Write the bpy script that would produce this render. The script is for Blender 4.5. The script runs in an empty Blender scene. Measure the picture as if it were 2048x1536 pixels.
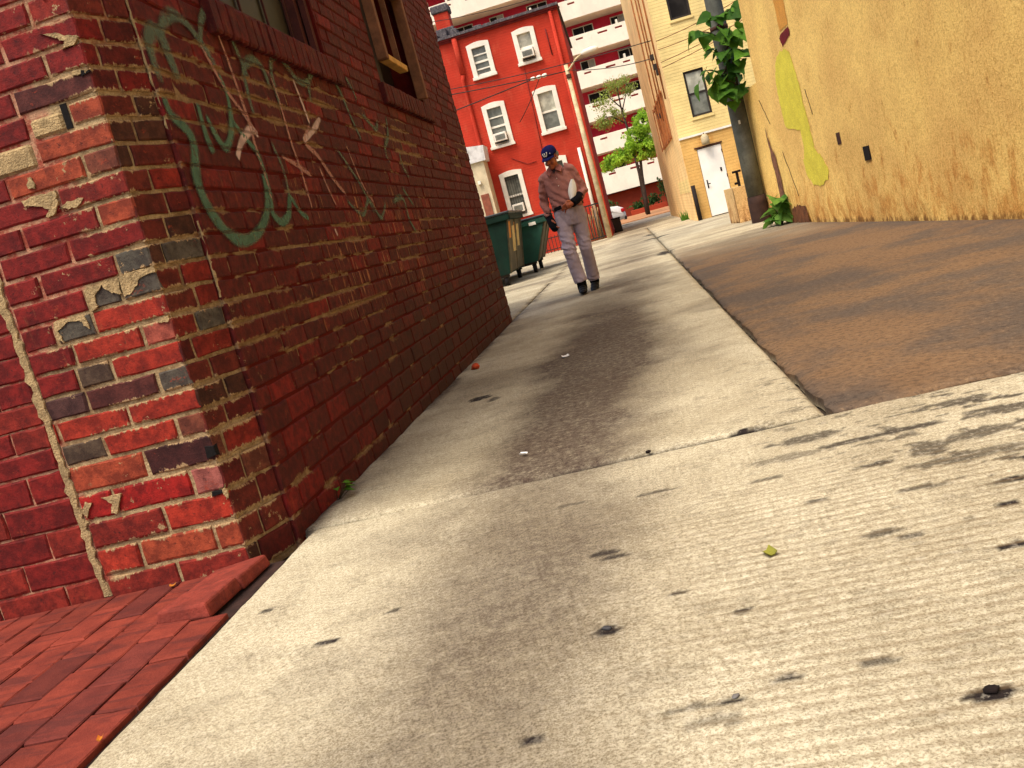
import bpy, bmesh, math, random
import numpy as np
from mathutils import Vector, Matrix, noise as mnoise

sc = bpy.context.scene
col = sc.collection
random.seed(7)
R = math.radians

# ------------------------------------------------------------------ camera
cam_d = bpy.data.cameras.new('camera')
cam = bpy.data.objects.new('camera', cam_d); col.objects.link(cam)
cam_d.sensor_width = 36.0
cam_d.lens = 36.0 * 1837.64 / 2048
cam_d.clip_start = 0.05; cam_d.clip_end = 600
_p, _y, _r = R(8.769), R(9.5605), R(15.172)
_f = Vector((-math.sin(_y) * math.cos(_p), math.cos(_y) * math.cos(_p), -math.sin(_p)))
_rt = Vector((math.cos(_y), math.sin(_y), 0)); _dn = _f.cross(_rt)
_r2 = math.cos(_r) * _rt + math.sin(_r) * _dn
_d2 = -math.sin(_r) * _rt + math.cos(_r) * _dn
_m = Matrix((_r2, -_d2, -_f)).transposed().to_4x4()
_m.translation = (0, 0, 0.80)
cam.matrix_world = _m
sc.camera = cam

# ------------------------------------------------------------------ sky, sun, exposure
SUN_EL, SUN_AZ = R(61), R(213)      # azimuth the light comes from, clockwise from +y
w = bpy.data.worlds.new('World'); sc.world = w; w.use_nodes = True
wt = w.node_tree; wt.nodes.clear()
sky = wt.nodes.new('ShaderNodeTexSky'); sky.sky_type = 'NISHITA'; sky.sun_disc = False
sky.sun_elevation = SUN_EL; sky.sun_rotation = SUN_AZ
sky.air_density = 1.0; sky.dust_density = 4.0; sky.ozone_density = 0.6
bg = wt.nodes.new('ShaderNodeBackground'); bg.inputs[1].default_value = 0.13
wo = wt.nodes.new('ShaderNodeOutputWorld')
wt.links.new(sky.outputs[0], bg.inputs[0]); wt.links.new(bg.outputs[0], wo.inputs[0])
sd = bpy.data.lights.new('sun', 'SUN'); sd.energy = 2.0; sd.angle = R(28); sd.color = (1.0, 0.945, 0.85)
sun = bpy.data.objects.new('sun', sd); col.objects.link(sun)
_to = Vector((math.sin(SUN_AZ) * math.cos(SUN_EL), math.cos(SUN_AZ) * math.cos(SUN_EL), math.sin(SUN_EL)))
sun.rotation_euler = _to.to_track_quat('Z', 'Y').to_euler()
sc.view_settings.view_transform = 'Standard'; sc.view_settings.look = 'None'
sc.view_settings.gamma = 1.0; sc.view_settings.use_curve_mapping = False
sc.view_settings.exposure = 0.82
sc.render.engine = 'CYCLES'

# ------------------------------------------------------------------ helpers
def S(r, g, b):
    """sRGB 0-255 to a linear colour"""
    f = lambda v: (v / 255 / 12.92) if v / 255 <= 0.04045 else ((v / 255 + 0.055) / 1.055) ** 2.4
    return (f(r), f(g), f(b))

class N:
    """small node-tree builder"""
    def __init__(self, name):
        self.m = bpy.data.materials.new(name); self.m.use_nodes = True
        self.t = self.m.node_tree; self.t.nodes.clear()
        self.out = self.t.nodes.new('ShaderNodeOutputMaterial')
        self.b = self.t.nodes.new('ShaderNodeBsdfPrincipled')
        self.t.links.new(self.b.outputs[0], self.out.inputs[0])
        self.b.inputs['Specular IOR Level'].default_value = 0.25
    def nd(self, typ, **kw):
        n = self.t.nodes.new(typ)
        for k, v in kw.items(): setattr(n, k, v)
        return n
    def put(self, sock, v):
        if isinstance(v, bpy.types.NodeSocket): self.t.links.new(v, sock)
        elif isinstance(v, (tuple, list)):
            sock.default_value = tuple(v) + (1.0,) if (len(v) == 3 and len(sock.default_value) == 4) else tuple(v)
        else: sock.default_value = v
    def pos(self): return self.nd('ShaderNodeNewGeometry').outputs['Position']
    def obj(self): return self.nd('ShaderNodeTexCoord').outputs['Object']
    def scaled(self, v, s):
        n = self.nd('ShaderNodeVectorMath', operation='MULTIPLY'); self.put(n.inputs[0], v); n.inputs[1].default_value = s
        return n.outputs[0]
    def noise(self, v, scale=5, detail=4, rough=0.55, dist=0.0):
        n = self.nd('ShaderNodeTexNoise'); self.put(n.inputs['Vector'], v)
        n.inputs['Scale'].default_value = scale; n.inputs['Detail'].default_value = detail
        n.inputs['Roughness'].default_value = rough; n.inputs['Distortion'].default_value = dist
        return n.outputs[0]
    def vor(self, v, scale=5, feature='F1'):
        n = self.nd('ShaderNodeTexVoronoi', feature=feature); self.put(n.inputs['Vector'], v); n.inputs['Scale'].default_value = scale
        return n.outputs[0]
    def math(self, op, a, b=0.0, c=0.0, clamp=False):
        n = self.nd('ShaderNodeMath', operation=op); n.use_clamp = clamp
        self.put(n.inputs[0], a); self.put(n.inputs[1], b); self.put(n.inputs[2], c)
        return n.outputs[0]
    def step(self, v, lo, hi, a=0.0, b=1.0):
        n = self.nd('ShaderNodeMapRange', interpolation_type='SMOOTHSTEP')
        self.put(n.inputs['Value'], v); self.put(n.inputs['From Min'], lo); self.put(n.inputs['From Max'], hi)
        n.inputs['To Min'].default_value = a; n.inputs['To Max'].default_value = b
        return n.outputs[0]
    def mix(self, f, a, b, mode='MIX'):
        n = self.nd('ShaderNodeMix', data_type='RGBA', blend_type=mode)
        self.put(n.inputs['Factor'], f); self.put(n.inputs[6], a); self.put(n.inputs[7], b)
        return n.outputs[2]
    def xyz(self, v):
        n = self.nd('ShaderNodeSeparateXYZ'); self.put(n.inputs[0], v); return n.outputs
    def attr(self, name, out='Fac'):
        return self.nd('ShaderNodeAttribute', attribute_name=name).outputs[out]
    def bump(self, h, strength=0.5, dist=0.01):
        n = self.nd('ShaderNodeBump'); self.put(n.inputs['Height'], h); n.inputs['Strength'].default_value = strength
        n.inputs['Distance'].default_value = dist
        self.t.links.new(n.outputs[0], self.b.inputs['Normal']); return n
    def fin(self, color, rough=0.85, metal=0.0, spec=None):
        self.put(self.b.inputs['Base Color'], color); self.put(self.b.inputs['Roughness'], rough)
        self.b.inputs['Metallic'].default_value = metal
        if spec is not None: self.b.inputs['Specular IOR Level'].default_value = spec
        return self.m

def simple(name, c, rough=0.8, var=0.25, scale=6, bump=0.15, metal=0.0, fine=60, dirt=None, dirt_amt=0.5, spec=None):
    n = N(name); p = n.pos()
    a = n.noise(p, scale, 5, 0.6); f = n.noise(p, fine, 3, 0.6)
    dk = tuple(x * (1 - var) for x in c); lt = tuple(min(1, x * (1 + var)) for x in c)
    cc = n.mix(n.step(a, 0.3, 0.7), dk, lt)
    cc = n.mix(n.math('MULTIPLY', n.step(f, 0.35, 0.75), var), cc, tuple(x * 0.55 for x in c))
    if dirt is not None:
        d = n.noise(n.scaled(p, (1, 1, 0.35)), scale * 2.3, 6, 0.7)
        cc = n.mix(n.math('MULTIPLY', n.step(d, 0.52, 0.72), dirt_amt), cc, dirt)
    if bump: n.bump(f, bump, 0.01)
    return n.fin(cc, rough, metal, spec)

class MB:
    """collects shapes in world coordinates; build() links them as one mesh object"""
    def __init__(self): self.v = []; self.f = []; self.sm = []
    def add(self, vs, fs, smooth=False):
        o = len(self.v); self.v += [tuple(x) for x in vs]
        for q in fs: self.f.append(tuple(o + i for i in q)); self.sm.append(smooth)
        return self
    def box(self, x0, y0, z0, x1, y1, z1, bev=0.0):
        x0, x1 = min(x0, x1), max(x0, x1); y0, y1 = min(y0, y1), max(y0, y1); z0, z1 = min(z0, z1), max(z0, z1)
        if bev <= 0:
            v = [(x, y, z) for z in (z0, z1) for y in (y0, y1) for x in (x0, x1)]
            return self.add(v, [(0, 2, 3, 1), (4, 5, 7, 6), (0, 1, 5, 4), (2, 6, 7, 3), (0, 4, 6, 2), (1, 3, 7, 5)])
        bm = bmesh.new(); bmesh.ops.create_cube(bm, size=1)
        for q in bm.verts: q.co = ((x0 + x1) / 2 + q.co.x * (x1 - x0), (y0 + y1) / 2 + q.co.y * (y1 - y0), (z0 + z1) / 2 + q.co.z * (z1 - z0))
        bmesh.ops.bevel(bm, geom=bm.edges[:], offset=bev, segments=1, profile=0.5, affect='EDGES')
        bm.verts.index_update(); vs = [q.co[:] for q in bm.verts]; fs = [[q.index for q in f.verts] for f in bm.faces]; bm.free()
        return self.add(vs, fs)
    def hexa(self, bottom, top):
        """8 corner points: bottom four and top four, both counter-clockwise from above"""
        return self.add(list(bottom) + list(top), [(3, 2, 1, 0), (4, 5, 6, 7), (0, 1, 5, 4), (1, 2, 6, 5), (2, 3, 7, 6), (3, 0, 4, 7)])
    def tube(self, pts, rad, n=8, cap=True, smooth=True):
        pts = [Vector(p) for p in pts]; k = len(pts)
        rad = rad if isinstance(rad, (list, tuple)) else [rad] * k
        vs = []; up = None
        for i, p in enumerate(pts):
            t = (pts[min(i + 1, k - 1)] - pts[max(i - 1, 0)]).normalized()
            if up is None: up = t.orthogonal().normalized()
            up = (up - t * up.dot(t)); up = up.normalized() if up.length > 1e-6 else t.orthogonal().normalized()
            s = t.cross(up)
            for j in range(n):
                a = 2 * math.pi * j / n
                vs.append(p + (up * math.cos(a) + s * math.sin(a)) * rad[i])
        fs = [(i * n + j, i * n + (j + 1) % n, (i + 1) * n + (j + 1) % n, (i + 1) * n + j) for i in range(k - 1) for j in range(n)]
        self.add(vs, fs, smooth)
        if cap:
            o = len(self.v) - len(vs)
            self.f.append(tuple(o + j for j in reversed(range(n)))); self.sm.append(False)
            self.f.append(tuple(o + (k - 1) * n + j for j in range(n))); self.sm.append(False)
        return self
    def loft(self, rings, n=20, cap=True):
        """rings: (centre, rx, ry) horizontal ellipses"""
        vs = []
        for c, rx, ry in rings:
            for j in range(n):
                a = 2 * math.pi * j / n
                vs.append((c[0] + rx * math.cos(a), c[1] + ry * math.sin(a), c[2]))
        k = len(rings)
        fs = [(i * n + j, i * n + (j + 1) % n, (i + 1) * n + (j + 1) % n, (i + 1) * n + j) for i in range(k - 1) for j in range(n)]
        self.add(vs, fs, True)
        if cap:
            o = len(self.v) - len(vs)
            self.f.append(tuple(o + j for j in reversed(range(n)))); self.sm.append(False)
            self.f.append(tuple(o + (k - 1) * n + j for j in range(n))); self.sm.append(False)
        return self
    def ball(self, c, r, mat=None, u=14, v=9):
        r = r if isinstance(r, (tuple, list)) else (r, r, r)
        vs = [(0, 0, 1)]; fs = []
        for i in range(1, v):
            for j in range(u):
                a, b = math.pi * i / v, 2 * math.pi * j / u
                vs.append((math.sin(a) * math.cos(b), math.sin(a) * math.sin(b), math.cos(a)))
        vs.append((0, 0, -1)); L = len(vs) - 1
        for j in range(u): fs.append((0, 1 + j, 1 + (j + 1) % u)); fs.append((L, L - u + (j + 1) % u, L - u + j))
        for i in range(v - 2):
            for j in range(u): fs.append((1 + i * u + j, 1 + (i + 1) * u + j, 1 + (i + 1) * u + (j + 1) % u, 1 + i * u + (j + 1) % u))
        pts = [Vector((x * r[0], y * r[1], z * r[2])) for x, y, z in vs]
        if mat is not None: pts = [mat @ p for p in pts]
        return self.add([p + Vector(c) for p in pts], fs, True)
    def prism(self, poly, p0, u, v, nrm, depth):
        """closed 2-D outline in the plane (p0; u, v), pushed along nrm by depth"""
        p0, u, v, nrm = Vector(p0), Vector(u), Vector(v), Vector(nrm)
        a = [p0 + u * s + v * t for s, t in poly]; b = [p + nrm * depth for p in a]; k = len(a)
        fs = [tuple(range(k)), tuple(reversed(range(k, 2 * k)))] + [(i, i + k, (i + 1) % k + k, (i + 1) % k) for i in range(k)]
        return self.add(a + b, fs)
    def build(self, name, mat, parent=None, kind=None, recalc=True, label=None):
        off = Vector(WORLD.get(parent.name, (0, 0, 0))) if parent else Vector((0, 0, 0))
        me = bpy.data.meshes.new(name)
        me.from_pydata([tuple(Vector(p) - off) for p in self.v], [], self.f)
        me.polygons.foreach_set('use_smooth', self.sm)
        if recalc:
            bm = bmesh.new(); bm.from_mesh(me); bmesh.ops.recalc_face_normals(bm, faces=bm.faces); bm.to_mesh(me); bm.free()
        me.update(); me.materials.append(mat)
        o = bpy.data.objects.new(name, me); col.objects.link(o)
        if parent: o.parent = parent; WORLD[o.name] = tuple(off)
        if kind: o['kind'] = kind
        if label: o['label'] = label
        return o

WORLD = {}
def thing(name, label, cat, loc=(0, 0, 0), group=None):
    o = bpy.data.objects.new(name, None); col.objects.link(o); o.location = loc; o.empty_display_size = 0.2
    WORLD[o.name] = tuple(loc); o['label'] = label; o['category'] = cat
    if group: o['group'] = group
    return o
def tag(o, label, cat, group=None):
    o['label'] = label; o['category'] = cat
    if group: o['group'] = group
    return o
def structure(name):
    o = bpy.data.objects.new(name, None); col.objects.link(o); o['kind'] = 'structure'; WORLD[o.name] = (0, 0, 0)
    return o
def vnoise(x, y, s=1.0, seed=0):
    """smooth value noise, 0..1, for arrays"""
    x = np.asarray(x, float) * s; y = np.asarray(y, float) * s
    xi, yi = np.floor(x).astype(np.int64), np.floor(y).astype(np.int64); fx, fy = x - xi, y - yi
    fx = fx * fx * (3 - 2 * fx); fy = fy * fy * (3 - 2 * fy)
    h = lambda a, b: (np.sin(a * 127.1 + b * 311.7 + seed * 74.7) * 43758.5453) % 1.0
    return (h(xi, yi) * (1 - fx) + h(xi + 1, yi) * fx) * (1 - fy) + (h(xi, yi + 1) * (1 - fx) + h(xi + 1, yi + 1) * fx) * fy
def fbm(x, y, s=1.0, seed=0, o=4):
    t = 0; a = 0.5
    for i in range(o): t = t + a * vnoise(x, y, s * 2 ** i, seed + i); a *= 0.5
    return t / (1 - 0.5 ** o)
def sstep(v, a, b):
    t = np.clip((v - a) / (b - a), 0, 1); return t * t * (3 - 2 * t)

# ------------------------------------------------------------------ ground materials
def concrete_material(name, c_dark, c_light, brown):
    n = N(name); p = n.pos()
    big = n.noise(p, 1.3, 6, 0.62); mid = n.noise(p, 9, 6, 0.7); fine = n.noise(p, 95, 3, 0.7); grit = n.noise(p, 210, 3, 0.75)
    c = n.mix(n.step(big, 0.36, 0.66), c_dark, c_light)
    c = n.mix(n.math('MULTIPLY', n.step(mid, 0.47, 0.72), 0.5), c, tuple(x * 0.55 for x in c_dark))
    c = n.mix(n.math('MULTIPLY', n.attr('brown'), 0.92), c, n.mix(n.step(mid, 0.35, 0.65), brown, tuple(x * 1.5 for x in brown)))
    # short brushed smears, dark grit worn into the surface
    sm = n.noise(n.scaled(p, (5, 14, 1)), 1.0, 7, 0.72, 0.8)
    c = n.mix(n.math('MULTIPLY', n.step(sm, 0.58, 0.7), 0.26), c, tuple(x * 0.33 for x in c_dark))
    dk = n.math('MULTIPLY', n.attr('dark'), n.step(n.noise(p, 26, 6, 0.8), 0.22, 0.62, 0.5, 1.0))
    c = n.mix(n.math('MULTIPLY', dk, n.step(n.noise(p, 55, 3, .7), .3, .62, .86, 1.0)), c, S(74, 58, 49))
    c = n.mix(n.attr('spot'), c, S(38, 30, 27))
    c = n.mix(n.math('MULTIPLY', n.step(fine, 0.45, 0.58), 0.55), c, n.mix(1.0, c, (0.56, 0.52, 0.46), 'MULTIPLY'))
    c = n.mix(n.math('MULTIPLY', n.step(grit, 0.49, 0.58), 0.66), c, n.mix(1.0, c, (0.40, 0.35, 0.29), 'MULTIPLY'))
    ag = n.noise(p, 48, 4, .75)
    c = n.mix(n.math('MULTIPLY', n.step(ag, .52, .62), n.math('ADD', .14, n.math('MULTIPLY', n.attr('dark'), .12))), c, n.mix(1.0, c, (.55, .48, .40), 'MULTIPLY'))
    c = n.mix(n.math('MULTIPLY', n.step(ag, .38, .48, 1.0, 0.0), n.math('MULTIPLY', .2, n.math('SUBTRACT', 1.0, n.attr('dark')))), c, S(228, 216, 190))
    # brown patch: coarse stone showing, orange and grey areas
    st = n.noise(p, 34, 3, .8); ar = n.noise(p, .9, 5, .65)
    bcol = n.mix(n.step(ar, .40, .60), S(120, 92, 64), S(86, 74, 63)); bcol = n.mix(n.math('MULTIPLY', n.step(st, .50, .60), .5), bcol, S(50, 38, 30)); bcol = n.mix(n.math('MULTIPLY', n.step(st, .33, .42, 1.0, 0.0), .4), bcol, S(150, 122, 90))
    c = n.mix(n.math('MULTIPLY', n.attr('brown'), .85), c, bcol)
    y = n.xyz(p)[1]; x = n.xyz(p)[0]
    wv = n.math('SINE', n.math('MULTIPLY', n.math('ADD', y, n.math('MULTIPLY', n.noise(p, 3, 2), 0.03)), 2 * math.pi / 0.036))
    gm = n.math('MULTIPLY', n.attr('groove'), n.step(n.noise(p, 7, 4, 0.7), 0.3, 0.6, 0.3, 1.0))
    c = n.mix(n.math('MULTIPLY', n.math('MULTIPLY', n.step(wv, 0.1, 0.95), gm), 0.40), c, S(112, 92, 64))
    h = n.math('ADD', n.math('MULTIPLY', fine, 0.6), n.math('MULTIPLY', grit, 0.4))
    h = n.math('SUBTRACT', h, n.math('MULTIPLY', n.math('MULTIPLY', wv, gm), 0.5))
    n.bump(h, 0.45, 0.006)
    return n.fin(c, 0.9, spec=0.2)
M_conc = concrete_material('worn_concrete', S(177, 165, 136), S(204, 193, 163), S(90, 71, 54))
M_base = simple('packed_earth', S(70, 58, 46), 0.95, 0.4, 3)
M_asph = simple('street_asphalt', S(128, 116, 100), 0.95, 0.2, 1.5, fine=40)

SPOTS = [(0.34, 1.28, .045, .020, 1), (-0.23, 1.72, .030, .022, .85), (-0.09, 1.83, .022, .012, .8), (-0.91, 1.95, .03, .014, .8),
         (0.03, 1.69, .020, .010, .8), (0.22, 1.42, .030, .014, .6), (0.08, 1.42, .028, .012, .75), (-0.02, 1.38, .025, .010, .9),
         (0.20, 2.98, .07, .035, .8), (0.72, 3.15, .12, .09, .75), (-0.25, 2.15, .035, .02, .75), (-0.22, 2.11, .03, .012, .7), (0.36, 1.93, .04, .02, .6),
         (0.40, 1.89, .03, .012, .6), (0.46, 2.38, .05, .02, .7), (0.67, 2.08, .04, .02, .9), (-0.35, 1.37, .03, .014, .8), (-1.02, 4.88, .06, .05, .8),
         (0.67, 2.29, .15, .035, .55), (0.60, 2.42, .05, .07, .6), (0.78, 2.2, .05, .03, .8), (-.06, 1.33, .05, .018, .4), (-.08, 1.38, .05, .010, .5), (.5, 2.15, .04, .018, .6), (.28, 2.2, .03, .010, .6), (.18, 2.45, .06, .012, .6), (.45, 2.62, .08, .02, .7), (.62, 2.62, .09, .02, .7), (.8, 2.78, .1, .025, .6), (-.35, 2.6, .05, .015, .4), (-.10, 2.55, .07, .008, .6), (0.36, 2.75, .10, .04, .6), (0.56, 3.08, .08, .08, .6), (0.39, 13.85, .12, .5, .8), (0.39, 22.3, .1, .6, .9),
         (0.46, 20.0, .3, .25, .8), (-0.92, 4.75, .03, .05, .6), (-0.78, 2.06, .02, .01, .6), (-1.2, 2.25, .02, .01, .7), (0.62, 1.95, .035, .015, .8),
         (0.55, 1.75, .04, .015, .85), (0.70, 1.80, .03, .015, .7), (0.75, 2.45, .1, .04, .6), (0.9, 2.6, .14, .03, .6), (0.3, 2.6, .12, .03, .4)]
def slab(name, x0, x1, y0, y1, step, parent, seed, right=None, mat=None):
    nx = max(2, int((x1 - x0) / step)); ny = max(2, int((y1 - y0) / step))
    gx = np.linspace(0, 1, nx + 1); gy = np.linspace(y0, y1, ny + 1)
    XX, YY = np.meshgrid(gx, gy); X1 = np.full_like(YY, x1) if right is None else right(YY)
    XX = x0 + (X1 - x0) * XX
    if name == 'brown': XX = XX + (fbm(YY, YY * 0, 5, 61) - .5) * .05 * np.linspace(1, 0, nx + 1)[None, :] ** 2; YY = YY + ((fbm(XX, XX * 0, 5, 62) - .5) * .045) * np.linspace(1, 0, ny + 1)[:, None] ** 8
    Z = (fbm(XX, YY, 1.4, seed) - .5) * 0.010 + (fbm(XX, YY, 9, seed + 3) - .5) * 0.004
    ed = np.minimum(np.minimum(XX - x0, X1 - XX), np.minimum(YY - y0, y1 - YY)) + (fbm(XX, YY, 12, seed + 5) - .5) * 0.02
    Z -= 0.012 * (1 - sstep(ed, 0.0, 0.025))
    wb = (fbm(XX, YY, 6, 11) - .5)
    dark = np.zeros_like(XX); spot = np.zeros_like(XX); groove = np.zeros_like(XX); brown = np.zeros_like(XX)
    # oil drip band down the middle of the lane, from decades of parked cars
    cx = -0.475 + 0.022 * (YY - 1.5); hw = 0.30 + 0.008 * YY
    b = np.exp(-np.abs((XX - cx + wb * .16 + (fbm(XX, YY, 1.6, 19) - .5) * .12) / hw) ** 3) * sstep(YY, .4, 1.2)
    dark += b * np.where(YY > 2.98, 1.35 * (1 - .7 * sstep(YY, 6.0, 10.5)), 0.84) * (0.85 + 0.4 * (fbm(XX, YY, 2.6, 17) - .4))
    dark += 0.35 * sstep(fbm(XX, YY, 1.1, 23), 0.56, 0.70)
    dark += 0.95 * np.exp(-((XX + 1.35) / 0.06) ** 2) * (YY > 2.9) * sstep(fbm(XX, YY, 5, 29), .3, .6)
    dark += 0.25 * sstep(fbm(XX / 2.5, YY, 1.0, 41), 0.55, 0.68) * (YY > 7)
    for (sx, sy, rx, ry, a) in SPOTS:
        rn = (fbm(XX, YY, 40, int(sx * 100) % 97) - .5) * 1.3 + wb * 0.6
        d = np.hypot((XX - sx) / rx, (YY - sy) / ry) + rn
        spot = np.maximum(spot, min(1, a * 1.25) * (1 - sstep(d, 0.8, 1.15)))
    # loose freckles, thicker towards the right of the apron
    fr = vnoise(XX * 0.8 + .3 * YY, YY * 1.7, 24, 55) * 0.62 + vnoise(XX, YY * 1.5, 55, 56) * 0.22 + vnoise(XX, YY, 6, 57) * .16
    dens = sstep(XX, -0.3, 0.9) * sstep(YY, 1.2, 2.3) * (1 - sstep(YY, 3.6, 5.0))
    spot = np.maximum(spot, 0.85 * dens * sstep(fr, 0.77 - 0.12 * dens, 0.83 - 0.12 * dens))
    spot = np.maximum(spot, 0.5 * sstep(fr, 0.93, 0.99))
    spot = np.maximum(spot, .75 * np.exp(-((YY - 2.981) / .016) ** 2) * sstep(fbm(XX, XX * 0, 4, 91), .40, .55) * sstep(XX, -.75, -.5))
    spot = np.maximum(spot, .55 * np.exp(-((XX - .466) / .012) ** 2) * sstep(fbm(YY, YY * 0, 3, 93), .35, .6) * (YY > 2.98))
    groove = sstep(XX, -0.35, 0.15) * (1 - sstep(YY, 2.2, 2.75))
    if name == 'brown':
        brown = np.clip(1.05 - sstep(YY, 8.5, 15) + 0.25 * wb, 0, 1); name = 'slab'
        dark += 0.9 * np.exp(-((XX - .50 + wb * .2) / .13) ** 2 - ((YY - 3.35) / .45) ** 2) + .9 * sstep(np.exp(-((XX - .74 + wb * .3) / .14) ** 2 - ((YY - 3.2 + wb * .4) / .16) ** 2), .35, .7) + 0.30 * sstep(fbm(XX, YY, .8, 77), .5, .68)
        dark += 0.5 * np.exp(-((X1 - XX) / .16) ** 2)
        spot *= 0.7
    v = np.stack([XX, YY, Z], -1).reshape(-1, 3)
    i = np.arange((nx + 1) * (ny + 1)).reshape(ny + 1, nx + 1)
    q = np.stack([i[:-1, :-1], i[:-1, 1:], i[1:, 1:], i[1:, :-1]], -1).reshape(-1, 4)
    # skirt so that the slab has thickness
    rim = np.concatenate([i[0, :], i[1:, -1], i[-1, -2::-1], i[-2:0:-1, 0]]); k = len(rim); base = len(v)
    low = v[rim].copy(); low[:, 2] = -0.05; v = np.vstack([v, low]); r2 = np.roll(np.arange(k), -1)
    sk = np.stack([rim, base + np.arange(k), base + r2, rim[r2]], -1)
    me = bpy.data.meshes.new(name); me.from_pydata(v.tolist(), [], np.vstack([q, sk]).tolist())
    me.polygons.foreach_set('use_smooth', [True] * len(q) + [False] * len(sk))
    for nm, a in (('dark', dark), ('spot', spot), ('groove', groove), ('brown', brown)):
        at = me.attributes.new(nm, 'FLOAT', 'POINT')
        at.data.foreach_set('value', np.concatenate([np.clip(a, 0, 1).ravel(), np.zeros(k)]).astype(np.float32))
    me.materials.append(mat or M_conc); me.update()
    o = bpy.data.objects.new(name, me); col.objects.link(o); o.parent = parent; WORLD[o.name] = (0, 0, 0)
    return o

wall_x = lambda y: 2.632 - 0.0809 * (y - 6.87)          # foot of the long yellow wall
ground = MB().add([(-300, -60, -.06), (300, -60, -.06), (300, 400, -.06), (-300, 400, -.06)], [(0, 1, 2, 3)]).build('ground', M_base, kind='structure')
alley = structure('alley_pavement')
slab('slab', -1.325, 3.0, 0.55, 2.972, 0.0125, alley, 1, right=lambda y: wall_x(y) + 0.02)
slab('slab', -1.325, 3.0, -4.0, 0.54, 0.08, alley, 2, right=lambda y: wall_x(y) + 0.02)
slab('slab', -1.37, 0.455, 2.990, 7.6, 0.0165, alley, 3)
slab('slab', -1.37, 0.452, 7.61, 13.9, 0.04, alley, 4)
slab('brown', 0.478, 2.6, 2.992, 13.9, 0.03, alley, 5, right=lambda y: wall_x(y) + 0.02)
slab('slab', -9, 0.452, 13.92, 29.2, 0.09, alley, 6)
slab('slab', 0.474, 5.0, 13.92, 29.2, 0.08, alley, 7)
slab('slab', -6.0, -1.385, 9.14, 13.9, 0.06, alley, 8)
slab('slab', -9, 9, 29.22, 38.0, 0.15, alley, 9)
street = MB().add([(-60, 38.02, -.02), (60, 38.02, -.02), (60, 47, -.02), (-60, 47, -.02)], [(0, 1, 2, 3)]).build('street', M_asph, kind='structure')
far_walk = MB().box(-60, 47, -.05, 60, 69.0, .03).build('far_pavement', simple('far_concrete', S(170, 120, 80), 0.9, 0.25, .8, fine=15), kind='structure')

# ------------------------------------------------------------------ bricks
def brick_points(L, Hh, D, rnd, wob=0.0022, bev=0.004):
    """front face at y=0 looking to -y; ten wobbly points round the face, a worn edge, square sides"""
    a, b = L / 2, Hh / 2
    ring = [(-a, -b), (-a * .33, -b), (a * .33, -b), (a, -b), (a, 0), (a, b), (a * .33, b), (-a * .33, b), (-a, b), (-a, 0)]
    ring = [(x + rnd.uniform(-wob, wob), z + rnd.uniform(-wob, wob)) for x, z in ring]
    tilt = rnd.uniform(-.0012, .0012)
    v = []
    for x, z in ring:
        ex = (x - math.copysign(bev * rnd.uniform(.6, 1.7), x) if abs(x) > a * .5 else x)
        ez = (z - math.copysign(bev * rnd.uniform(.6, 1.7), z) if abs(z) > b * .5 else z)
        v.append((ex, tilt * x / a + rnd.uniform(-.0006, .0006), ez))
    v += [(x, bev * rnd.uniform(.7, 1.3), z) for x, z in ring]
    v += [(x, D, z) for x, z in ring]
    f = [tuple(range(10))]
    for k in (0, 10): f += [(k + i, k + 10 + i, k + 10 + (i + 1) % 10, k + (i + 1) % 10) for i in range(10)]
    return v, f
_rb = random.Random(3)
BRICK_GEO = {'long': [brick_points(.238, .066, .05, _rb) for _ in range(8)], 'short': [brick_points(.112, .066, .05, _rb) for _ in range(6)]}
def brick_me(kind, i, mat):
    key = 'brick_%s_%d_%s' % (kind, i, mat.name)
    if key in bpy.data.meshes: return bpy.data.meshes[key]
    me = bpy.data.meshes.new(key); me.from_pydata(*[BRICK_GEO[kind][i][0], [], BRICK_GEO[kind][i][1]])
    bm = bmesh.new(); bm.from_mesh(me); bmesh.ops.recalc_face_normals(bm, faces=bm.faces)
    if sum(f.normal.y for f in bm.faces if len(f.verts) == 10) > 0: bmesh.ops.reverse_faces(bm, faces=bm.faces)
    bm.to_mesh(me); bm.free(); me.materials.append(mat); return me
Z0, ZB, C1, C2 = -0.03, 0.4545, 0.0969, 0.0775          # five taller courses at the foot, then regular ones
BED = [Z0 + C1 * i for i in range(5)] + [ZB + C2 * i for i in range(60)]

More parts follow.
